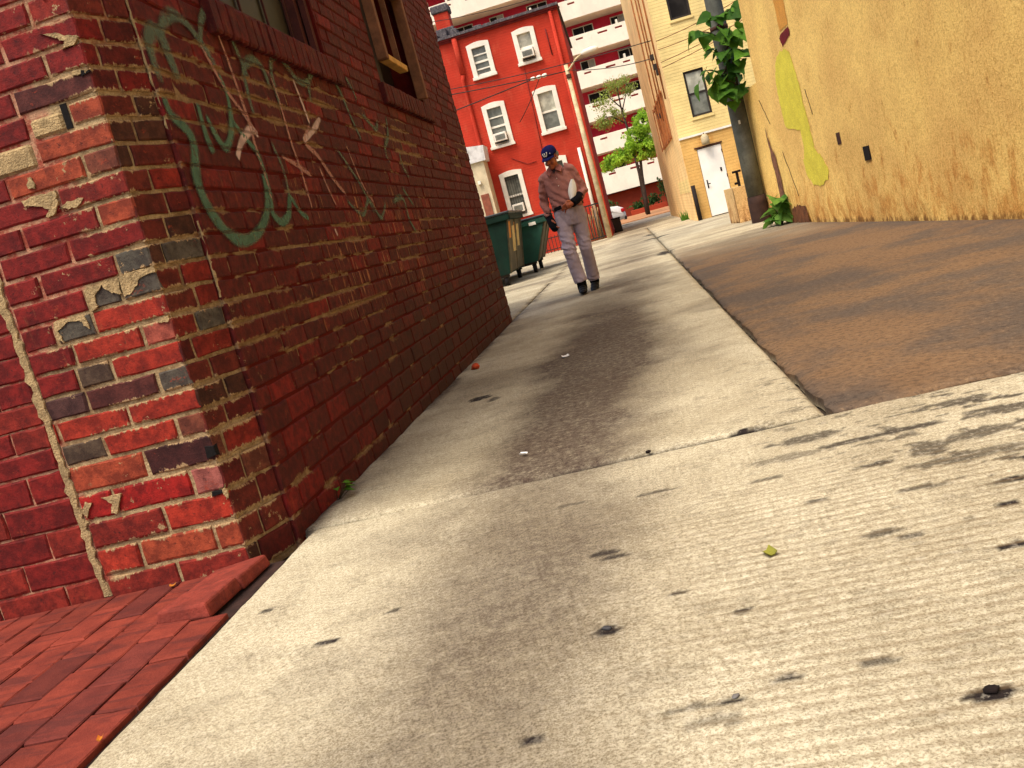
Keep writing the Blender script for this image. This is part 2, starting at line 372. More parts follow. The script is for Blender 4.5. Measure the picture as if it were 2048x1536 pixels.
def brick_material(name, per_object):
    """bare or painted brick; colour of each brick comes with it, wear from world-space noise"""
    n = N(name); p = n.pos(); X, Y, Z = n.xyz(p)
    if per_object: base = n.nd('ShaderNodeObjectInfo').outputs['Color']
    else: base = n.attr('tint', 'Color')
    mid = n.noise(p, 22, 6, 0.7); fine = n.noise(p, 160, 4, 0.7); grit = n.noise(p, 520, 2, .6)
    c = n.mix(n.step(mid, 0.35, 0.68), n.mix(1.0, base, (.55, .5, .5), 'MULTIPLY'), n.mix(1.0, base, (1.3, 1.35, 1.3), 'MULTIPLY'))
    # worn, freshly broken face: orange clay
    chip = n.noise(n.scaled(p, (1, 1, 1.6)), 13, 8, 0.78)
    c = n.mix(n.math('MULTIPLY', n.step(chip, 0.61, 0.65), 0.55), c, S(150, 56, 33))
    c = n.mix(n.math('MULTIPLY', n.step(n.noise(p, 6, 5, .7, .6), 0.60, 0.70), 0.55), c, n.mix(1.0, c, (.35, .3, .33), 'MULTIPLY'))
    # mortar dragged over the arrises: ragged along the bed joints
    zz = n.nd('ShaderNodeMath', operation='LESS_THAN'); n.put(zz.inputs[0], Z); zz.inputs[1].default_value = ZB
    k1 = n.math('DIVIDE', n.math('SUBTRACT', Z, Z0), C1); k2 = n.math('DIVIDE', n.math('SUBTRACT', Z, ZB), C2)
    fr = n.math('FRACT', n.math('ADD', n.math('MULTIPLY', zz.outputs[0], k1), n.math('MULTIPLY', n.math('SUBTRACT', 1.0, zz.outputs[0]), k2)))
    d = n.math('MINIMUM', fr, n.math('SUBTRACT', 1.0, fr))
    patch = n.mortar_mask = mortar_mask(n, p, X, Y, Z)
    rag = n.noise(n.scaled(p, (55, 55, 9)), 1.0, 5, 0.75)
    rl = n.step(n.noise(n.scaled(p, (1, 1, 1.5)), 4.5, 3, .6), .35, .65, .16, .46)
    rl = n.math('ADD', rl, n.math('ADD', n.step(Y, 2.90, 2.98, .12, 0.05), n.step(Z, 1.42, 1.6, 0.0, -.07)))
    ed = n.step(d, n.math('MULTIPLY', n.math('SUBTRACT', rag, rl), 0.62), n.math('MULTIPLY', n.math('SUBTRACT', rag, n.math('SUBTRACT', rl, .07)), 0.66), 1.0, 0.0)
    c = n.mix(n.math('MULTIPLY', ed, patch), c, n.mix(n.step(Y, 2.9, 3.0), n.mix(n.step(fine, .3, .7), S(128, 98, 66), S(176, 146, 104)), n.mix(n.step(fine, .3, .7), S(92, 62, 40), S(146, 108, 68))))  # long wall takes a darker mortar tan, its shade put into the colour
    # crumbs and smears of mortar over the bare corner bricks
    smr = n.noise(p, 15, 6, .75)
    c = n.mix(n.math('MULTIPLY', n.step(smr, .635, .66), n.math('MULTIPLY', n.step(X, -1.95, -1.80), n.step(Y, 2.9, 3.1, 1.0, 0.0))), c, n.mix(n.step(fine, .3, .7), S(128, 98, 66), S(176, 146, 104)))
    blk = n.noise(p, 70, 4, .7)
    c = n.mix(n.math('MULTIPLY', n.step(blk, .60, .68), .6), c, S(40, 18, 15))
    c = n.mix(n.math('MULTIPLY', n.step(grit, .5, .72), 0.35), c, n.mix(1.0, c, (.5, .45, .45), 'MULTIPLY'))
    # darker brown towards the foot of the long wall, reaching higher at the far end
    foot = n.math('MULTIPLY', n.step(n.math('SUBTRACT', n.math('ADD', Z, n.math('MULTIPLY', mid, 0.5)), n.step(Y, 4, 8.5, 0, .25)), 0.35, 1.15, 1.0, 0.0), n.step(Y, 3.0, 5.0))
    c = n.mix(n.math('MULTIPLY', foot, 0.72), c, S(56, 31, 21))
    drip = n.noise(n.scaled(p, (45, 45, 4.5)), 1.0, 4, .7); reg = n.math('MULTIPLY', n.step(n.noise(p, 2.6, 4, .65), .46, .60), n.math('MULTIPLY', n.step(Z, .45, .75), n.math('MULTIPLY', n.step(Z, 1.15, 1.4, 1.0, .25), n.step(Y, 2.95, 4.2, .1, 1.0))))
    c = n.mix(n.math('MULTIPLY', n.step(drip, .585, .625), reg), c, n.mix(n.step(fine, .35, .65), S(150, 74, 40), S(176, 130, 84)))
    n.bump(n.math('ADD', n.math('MULTIPLY', mid, .8), n.math('ADD', fine, n.math('MULTIPLY', grit, .4))), 0.55, 0.004)
    return n.fin(c, 0.78, spec=0.22)
def mortar_mask(n, p, X, Y, Z, lo=0.0):
    """1 where the pointing shows bare and tan, 0 where the red paint still covers it"""
    side = n.step(Y, 2.90, 2.98)                                   # the painted long wall
    ln = n.math('ADD', n.math('MULTIPLY', n.noise(n.scaled(p, (1, .8, 3.4)), 1.9, 4, 0.7), 1.35), -.19)
    band = n.math('ADD', n.step(Z, 0.62, 0.78, 0.0, 0.10), n.step(Z, 1.02, 1.2, 0.0, -0.17))
    band = n.math('ADD', band, n.math('MULTIPLY', n.step(Z, 1.38, 1.55, 0.0, 0.24), n.step(Y, 4.2, 5.2, 1.0, .7))); band = n.math('ADD', band, n.step(Z, 1.76, 1.83, 0.0, -0.40))
    band = n.math('ADD', band, n.step(Y, 5.6, 7.2, 0.0, -0.07))
    long_ = n.step(n.math('ADD', ln, band), 0.54, 0.60)
    bx = n.math('ADD', X, n.math('MULTIPLY', n.math('SUBTRACT', n.noise(p, 9, 3), .5), 0.10))
    zb = n.math('ADD', n.math('MULTIPLY', n.step(Z, .72, 1.12), 0.32), -1.95)
    front = n.math('MULTIPLY', n.step(n.math('SUBTRACT', bx, zb), -0.02, 0.03), n.step(Z, 1.55, 1.85, 1.0, 0.45))
    front = n.math('MAXIMUM', front, lo)
    return n.math('ADD', n.math('MULTIPLY', side, long_), n.math('MULTIPLY', n.math('SUBTRACT', 1.0, side), front))
def mortar_material():
    n = N('mortar'); p = n.pos(); X, Y, Z = n.xyz(p)
    fine = n.noise(p, 120, 4, .75); mid = n.noise(p, 18, 5, .7)
    tan = n.mix(n.step(mid, .35, .65), S(134, 106, 74), S(184, 158, 116))
    tan = n.mix(n.math('MULTIPLY', n.step(fine, .42, .7), .6), tan, S(98, 76, 52))
    side = n.step(Y, 2.90, 2.98)
    paint = n.mix(side, n.mix(n.step(mid, .4, .6), S(150, 60, 50), S(190, 140, 110)), n.mix(mid, S(60, 16, 13), S(104, 26, 18)))
    tan = n.mix(n.math('MULTIPLY', side, .45), tan, S(98, 66, 42))  # shade of the long wall put into the mortar tan
    c = n.mix(mortar_mask(n, p, X, Y, Z, .2), paint, tan)
    n.bump(n.math('ADD', fine, mid), 0.9, 0.006)
    return n.fin(c, 0.95, spec=0.1)
M_brick = brick_material('brick_face', True)
M_brick_tint = brick_material('brick_face_joined', False)
M_mortar = mortar_material()
M_lump = simple('mortar_lump', S(166, 140, 98), 0.95, 0.3, 30, bump=0.8, fine=140, dirt=S(110, 90, 58))

# ------------------------------------------------------------------ brick building on the left
bb = thing('brick_building', 'old dark red brick building with graffiti along its alley wall', 'building', (-1.46, 2.71, 0))
FY, WX, YE, CX0, CY1 = 2.71, -1.36, 9.12, -1.445, 2.925     # front plane, alley plane, far end, chamfer
TOP_B = 3.9
TINT = {'p': (112, 23, 18), 'r': (144, 41, 25), 'r2': (122, 34, 23), 'b': (144, 26, 20), 'o': (142, 60, 36), 'g': (78, 70, 60), 'gb': (78, 60, 46),
        'n': (104, 52, 36), 'd': (58, 25, 22), 'dp': (80, 36, 30), 'db': (68, 40, 36), 'k': (150, 84, 74), 'k2': (140, 66, 52), 'w': (86, 21, 15), 'c': (96, 33, 22), 'cd': (72, 38, 25)}
rb = random.Random(11)
def tint(k, j=.12):
    c = S(*TINT[k]); f = 1 + rb.uniform(-j, j); g = 1 + rb.uniform(-j, j) * .4
    return (c[0] * f, c[1] * f * g, c[2] * f * g, 1.0)
BR = []       # centre of the face, turn about z, length, height, tint
def lay(cx, cy, cz, rz, L, Hh, t, out=0.0):
    """out: how far the face stands proud (+) or is sunk (-)"""
    BR.append((cx, cy, cz, rz, L, Hh, t, out))
JW = 0.0125
M_hole = simple('dark_gap', S(16, 11, 9), .95, .3, 20)
# front face, rows from the ground: joints left of the corner, then one letter per brick from the corner outwards
ROWS = [((-1.698,), 'r2 r2'), ((-1.536, -1.807), 'o o r'), ((-1.682,), 'r r2'), ((-1.553, -1.836), 'k b b'), ((-1.687,), 'd o'),
        ((-1.544, -1.804), 'n r gb'), ((-1.688, -1.948), 'r r r'), ((-1.556, -1.81), 'g dp db'), ((-1.692, -1.819), 'r gb p'), ((-1.555, -1.80), 'k2 r p'),
        ((-1.70, -1.843), 'r g p'), ((-1.58, -1.70), 'g g p'), ((-1.564, -1.835), 'g p p'), ((-1.70, -1.95), 'p p p'), ((-1.572, -1.837), 'o p p'),
        ((-1.68, -1.93), 'r2 p p'), ((-1.56, -1.832), 'n o p'), ((-1.70,), 'o L'), ((-1.557, -1.70), 'o L p'), ((-1.717,), 'dp p'),
        ((-1.577, -1.84), 'p p p'), ((-1.70,), 'p p'), ((-1.577, -1.835), 'r2 p p'), ((-1.70,), 'p p')]
CRACK = -1.972
for i in range(46):
    z0, z1 = BED[i] + JW / 2, BED[i + 1] - JW / 2
    if z1 > TOP_B: break
    if i < len(ROWS): js, ks = ROWS[i]; ks = ks.split()
    else: js, ks = (((-1.57, -1.83) if i % 2 else (-1.70,)), ['p', 'p', 'p'])
    xs = [CX0 + 0.0] + list(js) + [CRACK]
    for j in range(len(xs) - 1):
        xr, xl = xs[j] - (JW / 2 if j else 0), xs[j + 1] + JW / 2 + (.008 if j == len(xs) - 2 else 0)
        k = ks[min(j, len(ks) - 1)]
        if k == 'L':
            lz = (z0 + z1) / 2; m = MB(); m.box(xl + .002, FY - .002, z0 - .008, xr - (.016 if i == 18 else .002), FY + .06, z1 - (.012 if i == 18 else -.004), .010)
            if i == 18: MB().box(xr - .0155, FY + .004, z0 - .004, xr + .006, FY + .03, z1 + .006).build('hole', M_hole, bb)
            m.build('mortar_lump', M_lump, bb, label='pale mortar filling where a brick is missing'); continue
        lay((xr + xl) / 2, FY, (z0 + z1) / 2, 0, xr - xl, z1 - z0, tint(k), rb.uniform(-.002, .002))
    x = CRACK - .012; first = True                                 # left of the long vertical crack, all painted
    while x > -3.3:
        L = (.135 if (i % 2 == 0) else .26) if first else .262
        first = False
        if x < -1.95: lay(x - L / 2, FY, (z0 + z1) / 2, 0, L - JW * .45, z1 - z0 + .0065, tint('p' if i > 7 else ('r2' if rb.random() < .5 else 'p')), rb.uniform(-.0015, .0015))
        x -= L
# narrow splayed face at the corner
CA = math.atan2(CY1 - FY, WX - .012 - CX0); CL = math.hypot(CY1 - FY, WX - .012 - CX0)
for i in range(46):
    z0, z1 = BED[i] + JW / 2, BED[i + 1] - JW / 2
    if z1 > TOP_B: break
    split = .10 if i % 2 else (.055 if i % 4 == 0 else .135)
    for a, b in ((0, split - JW / 2), (split + JW / 2, CL - .003)):
        k = rb.choice('c c c w r2 cd c n'.split()) if i < 19 else rb.choice('w p c'.split())
        if i in (9, 12, 6) and b > split + .01: k = 'g' if i != 6 else 'cd'
        mid = (a + b) / 2
        lay(CX0 + math.cos(CA) * mid, FY + math.sin(CA) * mid, (z0 + z1) / 2, CA, b - a, z1 - z0, tint(k), rb.uniform(-.002, .002))
# long wall along the alley with two windows
WIN = [(3.72, 5.02, 1.985, 3.45), (6.20, 7.52, 2.00, 2.93)]
SILL = [(3.50, 5.17, 1.835), (6.10, 7.66, 1.855)]
def blocked(y0, y1, z0, z1):
    for (a, b, c, d), (sa, sb, szz) in zip(WIN, SILL):
        if y1 > a and y0 < b and z1 > c - .03 and z0 < d: return (a, b)
        if y1 > sa and y0 < sb and z0 < c - .005 and z1 > szz + .01: return (sa, sb)
    return None
for i in range(48):
    z0, z1 = BED[i] + JW / 2, BED[i + 1] - JW / 2
    if z1 > TOP_B: break
    y = CY1 + .001 - (.125 if i % 2 else 0); n_ = 0
    while y < YE - .03:
        L = .25; a, b = max(y, CY1 + .001), min(y + L, YE)
        y += L
        if b - a < .04: continue
        bl = blocked(a, b, z0, z1); parts = [(a, b)]
        if bl: parts = [(a, min(b, bl[0])), (max(a, bl[1]), b)]
        for a_, b_ in parts:
            if b_ - a_ < .03: continue
            lay(WX, (a_ + b_) / 2, (z0 + z1) / 2, math.pi / 2, b_ - a_ - JW * .8, z1 - z0 + .002, tint('w' if rb.random() < .8 else 'p', .16), rb.gauss(0, .0018))
# sills of bricks on edge, standing proud
for (sa, sb, szz), (a, b, c, d) in zip(SILL, WIN):
    k = int((sb - sa) / .083)
    for q in range(k):
        yy = sa + (q + .5) * (sb - sa) / k
        BR.append((WX, yy, (szz + c - .012) / 2, ('sill',), (sb - sa) / k - .014, c - .012 - szz, tint('w', .2), .034 + rb.uniform(-.002, .003)))
# the 300 that show largest stay single bricks: whole front and splay in view, then the nearest of the long wall
def shows(b):
    x, y, z = b[0], b[1], b[2]
    d = Vector((x, y, z)) - Vector((0, 0, .8)); c = _m.to_3x3().transposed() @ d
    if c.z >= 0: return -1
    u, v = c.x / -c.z, c.y / -c.z
    if abs(u) > .575 or abs(v) > .435: return -1
    nrm = abs(d.normalized().x) if not (b[3] == 0) else abs(d.normalized().y)
    return b[4] * b[5] * nrm / d.length_squared
order = sorted(range(len(BR)), key=lambda i: -shows(BR[i])); single = set(order[:298])
jv, jf, jt = [], [], []
for i, (x, y, z, rz, L, Hh, t, out) in enumerate(BR):
    sill = isinstance(rz, tuple); ang = math.pi / 2 if sill else rz
    kind = 'long' if L > .17 else 'short'; L0 = .238 if kind == 'long' else .112
    var = rb.randrange(len(BRICK_GEO[kind])); flip = rb.choice((1, -1))
    nrm = Vector((math.sin(ang), -math.cos(ang), 0))
    loc = Vector((x, y, z)) + nrm * out
    sc3 = (L / L0, 1.6 if sill else 1, Hh / .066)
    if i in single:
        o = bpy.data.objects.new('brick', brick_me(kind, var, M_brick)); col.objects.link(o); o.parent = bb
        o.location = loc - Vector(WORLD[bb.name]); o.rotation_euler = (rb.uniform(-.004, .004), rb.uniform(-.006, .006), ang + rb.uniform(-.004, .004)); o.scale = sc3; o.color = t
    else:
        vs, fs = BRICK_GEO[kind][var]; c, s = math.cos(ang), math.sin(ang); o_ = len(jv)
        for a, b, e in vs:
            a *= sc3[0]; b *= sc3[1]; e *= sc3[2]
            jv.append((loc.x + a * c - b * s - WORLD[bb.name][0], loc.y + a * s + b * c - WORLD[bb.name][1], loc.z + e))
        jf += [tuple(o_ + q for q in f) for f in fs]; jt += [t] * len(vs)
me = bpy.data.meshes.new('brickwork'); me.from_pydata(jv, [], jf)
bm = bmesh.new(); bm.from_mesh(me); bmesh.ops.recalc_face_normals(bm, faces=bm.faces); bm.to_mesh(me); bm.free()
ca = me.color_attributes.new('tint', 'FLOAT_COLOR', 'POINT'); ca.data.foreach_set('color', np.array(jt, np.float32).ravel())
me.materials.append(M_brick_tint); o = bpy.data.objects.new('brickwork', me); col.objects.link(o); o.parent = bb; o['kind'] = 'stuff'
# mortar bed behind the bricks, with the window openings left out
mb = MB(); g = .0065
def wall_panel(y0, y1, z0, z1): mb.box(WX - .30, y0, z0, WX - g + .002, y1, z1)
ys = [2.935, WIN[0][0], WIN[0][1], WIN[1][0], WIN[1][1], YE - .004]
for a, b in ((0, 1), (2, 3), (4, 5)): wall_panel(ys[a], ys[b], -.05, TOP_B)
for (a, b, c, d) in WIN: wall_panel(a, b, -.05, c - .012); wall_panel(a, b, d, TOP_B)
mb.box(-6.0, FY + g, -.05, CX0 - .002, FY + .30, TOP_B)
cn = Vector((math.sin(CA), -math.cos(CA), 0))
A, B = Vector((CX0, FY, 0)) - cn * g, Vector((WX - .012, CY1, 0)) - cn * g
mb.hexa([(A.x, A.y, -.05), (B.x, B.y + .010, -.05), (B.x - .2, B.y + .010, -.05), (A.x - .1, A.y + .25, -.05)], [(A.x, A.y, TOP_B), (B.x, B.y + .010, TOP_B), (B.x - .2, B.y + .010, TOP_B), (A.x - .1, A.y + .25, TOP_B)])
mb.build('mortar', M_mortar, bb)
# rough pointing squeezed into the two long vertical joints
def crack_strip(x, y, nrm, z0, z1, wid, seed):
    r = random.Random(seed); m = MB(); k = int((z1 - z0) / .02); nrm = Vector(nrm); t = Vector((-nrm.y, nrm.x, 0)); vs = []
    for i in range(k + 1):
        z = z0 + (z1 - z0) * i / k; a = wid * r.choice((.5, .7, .9, 1.0, 1.1, 1.5)) * r.uniform(.85, 1.1); c_ = wid * r.choice((.5, .7, .9, 1.0, 1.2, 1.6)) * r.uniform(.85, 1.1); dx = .004 * math.sin(z * 7 + seed); h = r.uniform(.0005, .003)
        P = Vector((x, y, z))
        vs += [P + t * (dx - a) - nrm * .004, P + t * (dx - a * .8) + nrm * h, P + t * (dx + c_ * .8) + nrm * h * .8, P + t * (dx + c_) - nrm * .004]
    fs = [(4 * i + j, 4 * i + j + 1, 4 * i + j + 5, 4 * i + j + 4) for i in range(k) for j in range(3)]
    return m.add(vs, fs).build('pointing', M_lump, bb, recalc=False)
SMEARS = [[(-1.566,1.746),(-1.513,1.735),(-1.48,1.715),(-1.446,1.707),(-1.457,1.691),(-1.506,1.685),(-1.49,1.703),(-1.518,1.721)],
 [(-1.796,1.3),(-1.744,1.307),(-1.678,1.3),(-1.685,1.259),(-1.702,1.237),(-1.738,1.231),(-1.72,1.253),(-1.757,1.276),(-1.793,1.283)],
 [(-1.688,1.244),(-1.652,1.261),(-1.599,1.257),(-1.612,1.24),(-1.643,1.237)], [(-1.57,.998),(-1.533,1.005),(-1.448,1.002),(-1.444,.987),(-1.502,.975),(-1.534,.951),(-1.552,.934),(-1.574,.939)],
 [(-1.693,.992),(-1.57,.998),(-1.578,.946),(-1.609,.959),(-1.634,.988),(-1.667,.963),(-1.669,.925),(-1.695,.921)], [(-1.831,.916),(-1.805,.921),(-1.721,.916),(-1.719,.871),(-1.745,.9),(-1.792,.907),(-1.824,.887),(-1.819,.852),(-1.838,.857)],
 [(-1.492,.836),(-1.449,.842),(-1.454,.826),(-1.489,.83)], [(-1.876,.335),(-1.801,.331),(-1.839,.267),(-1.856,.277),(-1.845,.308)], [(-1.935,.328),(-1.915,.324),(-1.946,.278),(-1.959,.301)],
 [(-1.46,.259),(-1.445,.282),(-1.447,.236),(-1.453,.232)], [(-1.753,1.363),(-1.739,1.359),(-1.74,1.327),(-1.766,1.329)], [(-1.493,1.619),(-1.447,1.607),(-1.465,1.6),(-1.503,1.609)]]
for q, poly in enumerate(SMEARS):
    r = random.Random(q); P = []
    for i in range(len(poly)):
        a, b = poly[i], poly[(i + 1) % len(poly)]
        for t in (0, .25, .5, .75): P.append((a[0] + (b[0] - a[0]) * t + r.uniform(-.0035, .0035), a[1] + (b[1] - a[1]) * t + r.uniform(-.0035, .0035)))
    MB().prism(P, (0, FY - .0045, 0), (1, 0, 0), (0, 0, 1), (0, 1, 0), .012).build('mortar_smear', M_lump, bb)
for (x0, z0, x1, z1) in ((-1.475, .375, -1.440, .415), (-1.50, .250, -1.455, .266), (-1.476, 1.595, -1.446, 1.612), (-1.52, 1.835, -1.50, 1.86)):
    MB().hexa([(x0, FY - .005, z0), (x1, FY - .004, z0 + .006), (x1, FY + .02, z0), (x0, FY + .02, z0)], [(x0 + .004, FY - .005, z1), (x1 - .003, FY - .004, z1 - .006), (x1, FY + .02, z1), (x0, FY + .02, z1)]).build('hole', M_hole, bb)
crack_strip(CRACK - .004, FY, (0, -1, 0), 0.0, 1.7, .017, 4)
crack_strip(WX - .006, CY1 + .010, (math.sin(CA) * .8, -math.cos(CA) * .8 - .2, 0), 1.42, 2.4, .0095, 5)
crack_strip(WX - .006, CY1 + .006, (math.sin(CA) * .8, -math.cos(CA) * .8 - .2, 0), .86, 1.12, .005, 6)
# body of the building above and behind, unseen top lowered to admit light
M_upper = simple('painted_brick_upper', S(116, 30, 26), 0.85, 0.25, 4)
up = MB(); up.box(-8, FY + .012, TOP_B, WX - .012, YE - .01, 4.7)
up.build('upper_wall', M_upper, bb)
MB().box(-8, FY + .2, 0, WX - .36, YE - .012, TOP_B).build('inner_wall', simple('dark_interior', S(30, 24, 20)), bb)
MB().box(-6.0, YE - .3, -.05, WX - .302, YE, TOP_B).build('rear_wall', M_upper, bb)
MB().box(-8.1, FY - .08, 4.7, WX + .08, YE + .08, 4.82).build('cornice', M_upper, bb)
M_wood = simple('weathered_wood', S(122, 80, 52), 0.8, 0.3, 9, dirt=S(90, 58, 40), dirt_amt=.5)
M_woodd = simple('dark_painted_wood', S(74, 34, 26), 0.75, 0.3, 9)
def glass_mat(name, c, rough=.08, spec=.4):
    n = N(name); p = n.pos(); n.bump(n.noise(p, 4, 2), .05, .02)
    return n.fin(n.mix(n.step(n.noise(p, 3, 4, .6), .4, .65), c, tuple(x * 1.8 + .004 for x in c)), rough, spec=spec)
M_glass = glass_mat('dark_glass', S(26, 22, 18), .35, .1)
# right end of the near window: dark wood frame set back in the opening
f = MB()
y0, y1, z0, z1 = WIN[0]
f.box(WX - .13, y1 - .10, z0, WX - .06, y1 - .002, z1); f.box(WX - .13, y0 + .002, z0, WX - .06, y0 + .10, z1); f.box(WX - .13, y0 + .1, z0, WX - .05, y1 - .1, z0 + .06); f.box(WX - .13, y0 + .1, z1 - .1, WX - .06, y1 - .1, z1)
f.box(WX - .05, y1 - .05, z0 + .01, WX - .02, y1 - .004, z1 - .01)
wn = f.build('window', M_woodd, bb)
MB().box(WX - .12, y0 + .1, z0 + .06, WX - .105, y1 - .1, z1 - .1).build('pane', M_glass, wn)
b_ = MB()
for q in range(4): yy = y0 + .14 + q * .33; b_.box(WX - .10, yy, z0 + .06, WX - .09, yy + .012, z1 - .1)
b_.build('glazing_bar', M_woodd, wn)
# far window: pale timber storm frame standing out of the wall
y0, y1, z0, z1 = WIN[1]
f = MB(); f.box(WX - .02, 6.33, 2.17, WX + .055, 6.40, 2.92, .004); wn = f.build('window', M_wood, bb, label='window with pale timber frame standing out of the wall')
MB().box(WX - .02, 6.402, 2.17, WX + .048, 6.985, 2.215, .004).build('sill', simple('lit_yellow_timber', S(190, 146, 74), .8, .25, 9), wn)  # light falling on the bottom board put into its yellower colour
MB().box(WX - .03, 6.402, 2.80, WX + .045, 7.44, 2.86, .004).build('frame', M_wood, wn)
MB().box(WX - .03, 6.975, 2.216, WX + .012, 6.99, 2.80).build('glazing_bar', M_wood, wn)
MB().box(WX - .03, 7.44, 2.03, WX + .05, 7.505, 2.92, .004).build('frame', M_wood, wn)
MB().box(WX - .20, y0 + .02, z0, WX - .19, y1 - .02, z1).build('pane', M_glass, wn)
MB().box(WX - .02, 6.20, z0, WX - .012, 6.33, z1).build('casing', simple('black_gap_filler', S(38, 26, 20)), wn)

# ------------------------------------------------------------------ graffiti, sprayed paint lying on the alley wall
def spray_material(name, c, keep):
    n = N(name); p = n.pos()
    a = n.noise(p, 14, 5, .7); f = n.noise(p, 120, 3, .7)
    Z = n.xyz(p)[2]; fr = n.math('FRACT', n.math('DIVIDE', n.math('SUBTRACT', Z, ZB), C2)); jd = n.math('MINIMUM', fr, n.math('SUBTRACT', 1.0, fr))
    cov = n.math('MULTIPLY', n.math('MULTIPLY', n.step(jd, .04, .12, .5, 1.0), n.step(n.attr('edge'), 0.0, 1.0), n.step(n.attr('edge'), -1.0, .6)), n.step(n.math('ADD', a, n.math('MULTIPLY', f, .35)), keep, keep + .30))
    tr = n.nd('ShaderNodeBsdfTransparent'); mx = n.nd('ShaderNodeMixShader')
    n.put(mx.inputs[0], n.math('MULTIPLY', cov, .82)); n.t.links.new(tr.outputs[0], mx.inputs[1]); n.t.links.new(n.b.outputs[0], mx.inputs[2])
    n.t.links.new(mx.outputs[0], n.out.inputs[0])
    return n.fin(n.mix(n.step(a, .35, .65), c, tuple(x * .6 for x in c)), .8, spec=.1)
M_green = spray_material('green_grey_spray_paint', S(108, 124, 104), .43)
M_greens = spray_material('strong_green_spray_paint', S(94, 128, 104), .36)
M_pink = spray_material('pale_pink_spray_paint', S(198, 146, 130), .44)
M_white = spray_material('white_spray_paint', S(226, 196, 184), .30)
STROKES = [
 ('g', .030, [(2.96,1.57),(2.955,1.66),(2.97,1.72),(3.03,1.755),(3.07,1.735),(3.08,1.68),(3.10,1.60)]),
 ('g', .024, [(3.06,1.74),(3.13,1.81),(3.22,1.845),(3.31,1.83),(3.40,1.765),(3.46,1.70)]),
 ('g', .022, [(3.38,1.77),(3.44,1.86),(3.52,1.915),(3.60,1.91),(3.69,1.86),(3.73,1.78),(3.76,1.70)]),
 ('s', .028, [(2.945,1.53),(2.96,1.47),(3.02,1.44),(3.06,1.40),(3.04,1.34),(3.00,1.26),(3.01,1.18),(3.06,1.11),(3.14,1.055),(3.25,1.04),(3.39,1.07),(3.52,1.14),(3.58,1.22),(3.60,1.30)]),
 ('s', .020, [(3.19,1.54),(3.18,1.43),(3.195,1.35)]), ('s', .020, [(3.23,1.50),(3.26,1.43),(3.31,1.385),(3.38,1.42),(3.45,1.50),(3.48,1.60),(3.46,1.68)]),
 ('s', .020, [(3.45,1.50),(3.54,1.43),(3.61,1.38),(3.625,1.28),(3.60,1.18),(3.58,1.135),(3.65,1.10),(3.75,1.13),(3.81,1.19),(3.84,1.20),(3.90,1.14),(3.99,1.11)]),
 ('g', .022, [(3.71,1.62),(3.72,1.70),(3.76,1.75),(3.88,1.79),(3.97,1.76),(3.98,1.68)]), ('g', .018, [(3.71,1.68),(3.70,1.62),(3.70,1.54)]),
 ('g', .022, [(4.04,1.60),(4.06,1.76),(4.12,1.83),(4.21,1.86),(4.30,1.83),(4.38,1.78),(4.48,1.77),(4.58,1.80)]),
 ('g', .020, [(4.52,1.68),(4.54,1.75),(4.65,1.84),(4.80,1.89),(4.97,1.88),(5.09,1.81),(5.17,1.67),(5.26,1.54)]),
 ('g', .016, [(3.80,1.44),(3.84,1.35),(3.84,1.27),(3.82,1.19)]), ('g', .022, [(6.12,1.53),(6.12,1.43),(6.22,1.36)]), ('g', .022, [(5.56,1.19),(5.86,1.22),(5.88,1.08),(5.98,0.99)]),
 ('g', .018, [(5.91,1.30),(6.13,1.16)]), ('g', .018, [(5.29,1.91),(5.36,1.86),(5.41,1.79)]), ('g', .018, [(5.42,1.72),(5.62,1.65),(5.70,1.66),(5.78,1.72)]), ('g', .018, [(6.03,1.76),(5.94,1.63),(5.75,1.52),(5.80,1.43)]),
 ('g', .016, [(4.62,1.20),(4.85,1.12),(5.05,1.20),(5.2,1.10),(5.4,1.19)]), ('g', .016, [(4.7,1.48),(4.95,1.30),(5.1,1.12)]),
 ('p', .013, [(3.37,1.77),(3.42,1.70),(3.48,1.62),(3.57,1.55),(3.68,1.455)]), ('p', .014, [(3.57,1.86),(3.595,1.74),(3.61,1.61),(3.62,1.51),(3.61,1.39),(3.62,1.27),(3.61,1.19)]),
 ('w', .020, [(3.68,1.455),(3.63,1.475),(3.56,1.455),(3.47,1.41),(3.39,1.345)]), ('p', .013, [(4.01,1.77),(4.05,1.68),(4.05,1.55),(4.05,1.44),(4.07,1.32),(4.065,1.14)]),
 ('w', .013, [(4.33,1.78),(4.37,1.65),(4.39,1.56)]), ('p', .016, [(4.39,1.56),(4.24,1.47),(4.37,1.41),(4.50,1.31),(4.66,1.22)]), ('w', .018, [(4.60,1.62),(4.41,1.535),(4.21,1.47)]),
 ('p', .014, [(3.86,1.385),(4.04,1.35),(4.20,1.305)]), ('p', .012, [(4.34,1.36),(4.38,1.26),(4.44,1.16)]), ('w', .012, [(4.30,1.06),(4.32,1.02)]), ('p', .012, [(4.9,1.52),(5.0,1.30),(5.15,1.18)])]
def smooth_line(pts, sub=8):
    out = []; P = [Vector((a, b, 0)) for a, b in pts]
    for i in range(len(P) - 1):
        p0, p1, p2, p3 = P[max(i - 1, 0)], P[i], P[i + 1], P[min(i + 2, len(P) - 1)]
        for s in range(sub):
            t = s / sub
            out.append(.5 * ((2 * p1) + (p2 - p0) * t + (2 * p0 - 5 * p1 + 4 * p2 - p3) * t * t + (3 * p1 - p0 - 3 * p2 + p3) * t ** 3))
    out.append(P[-1]); return out
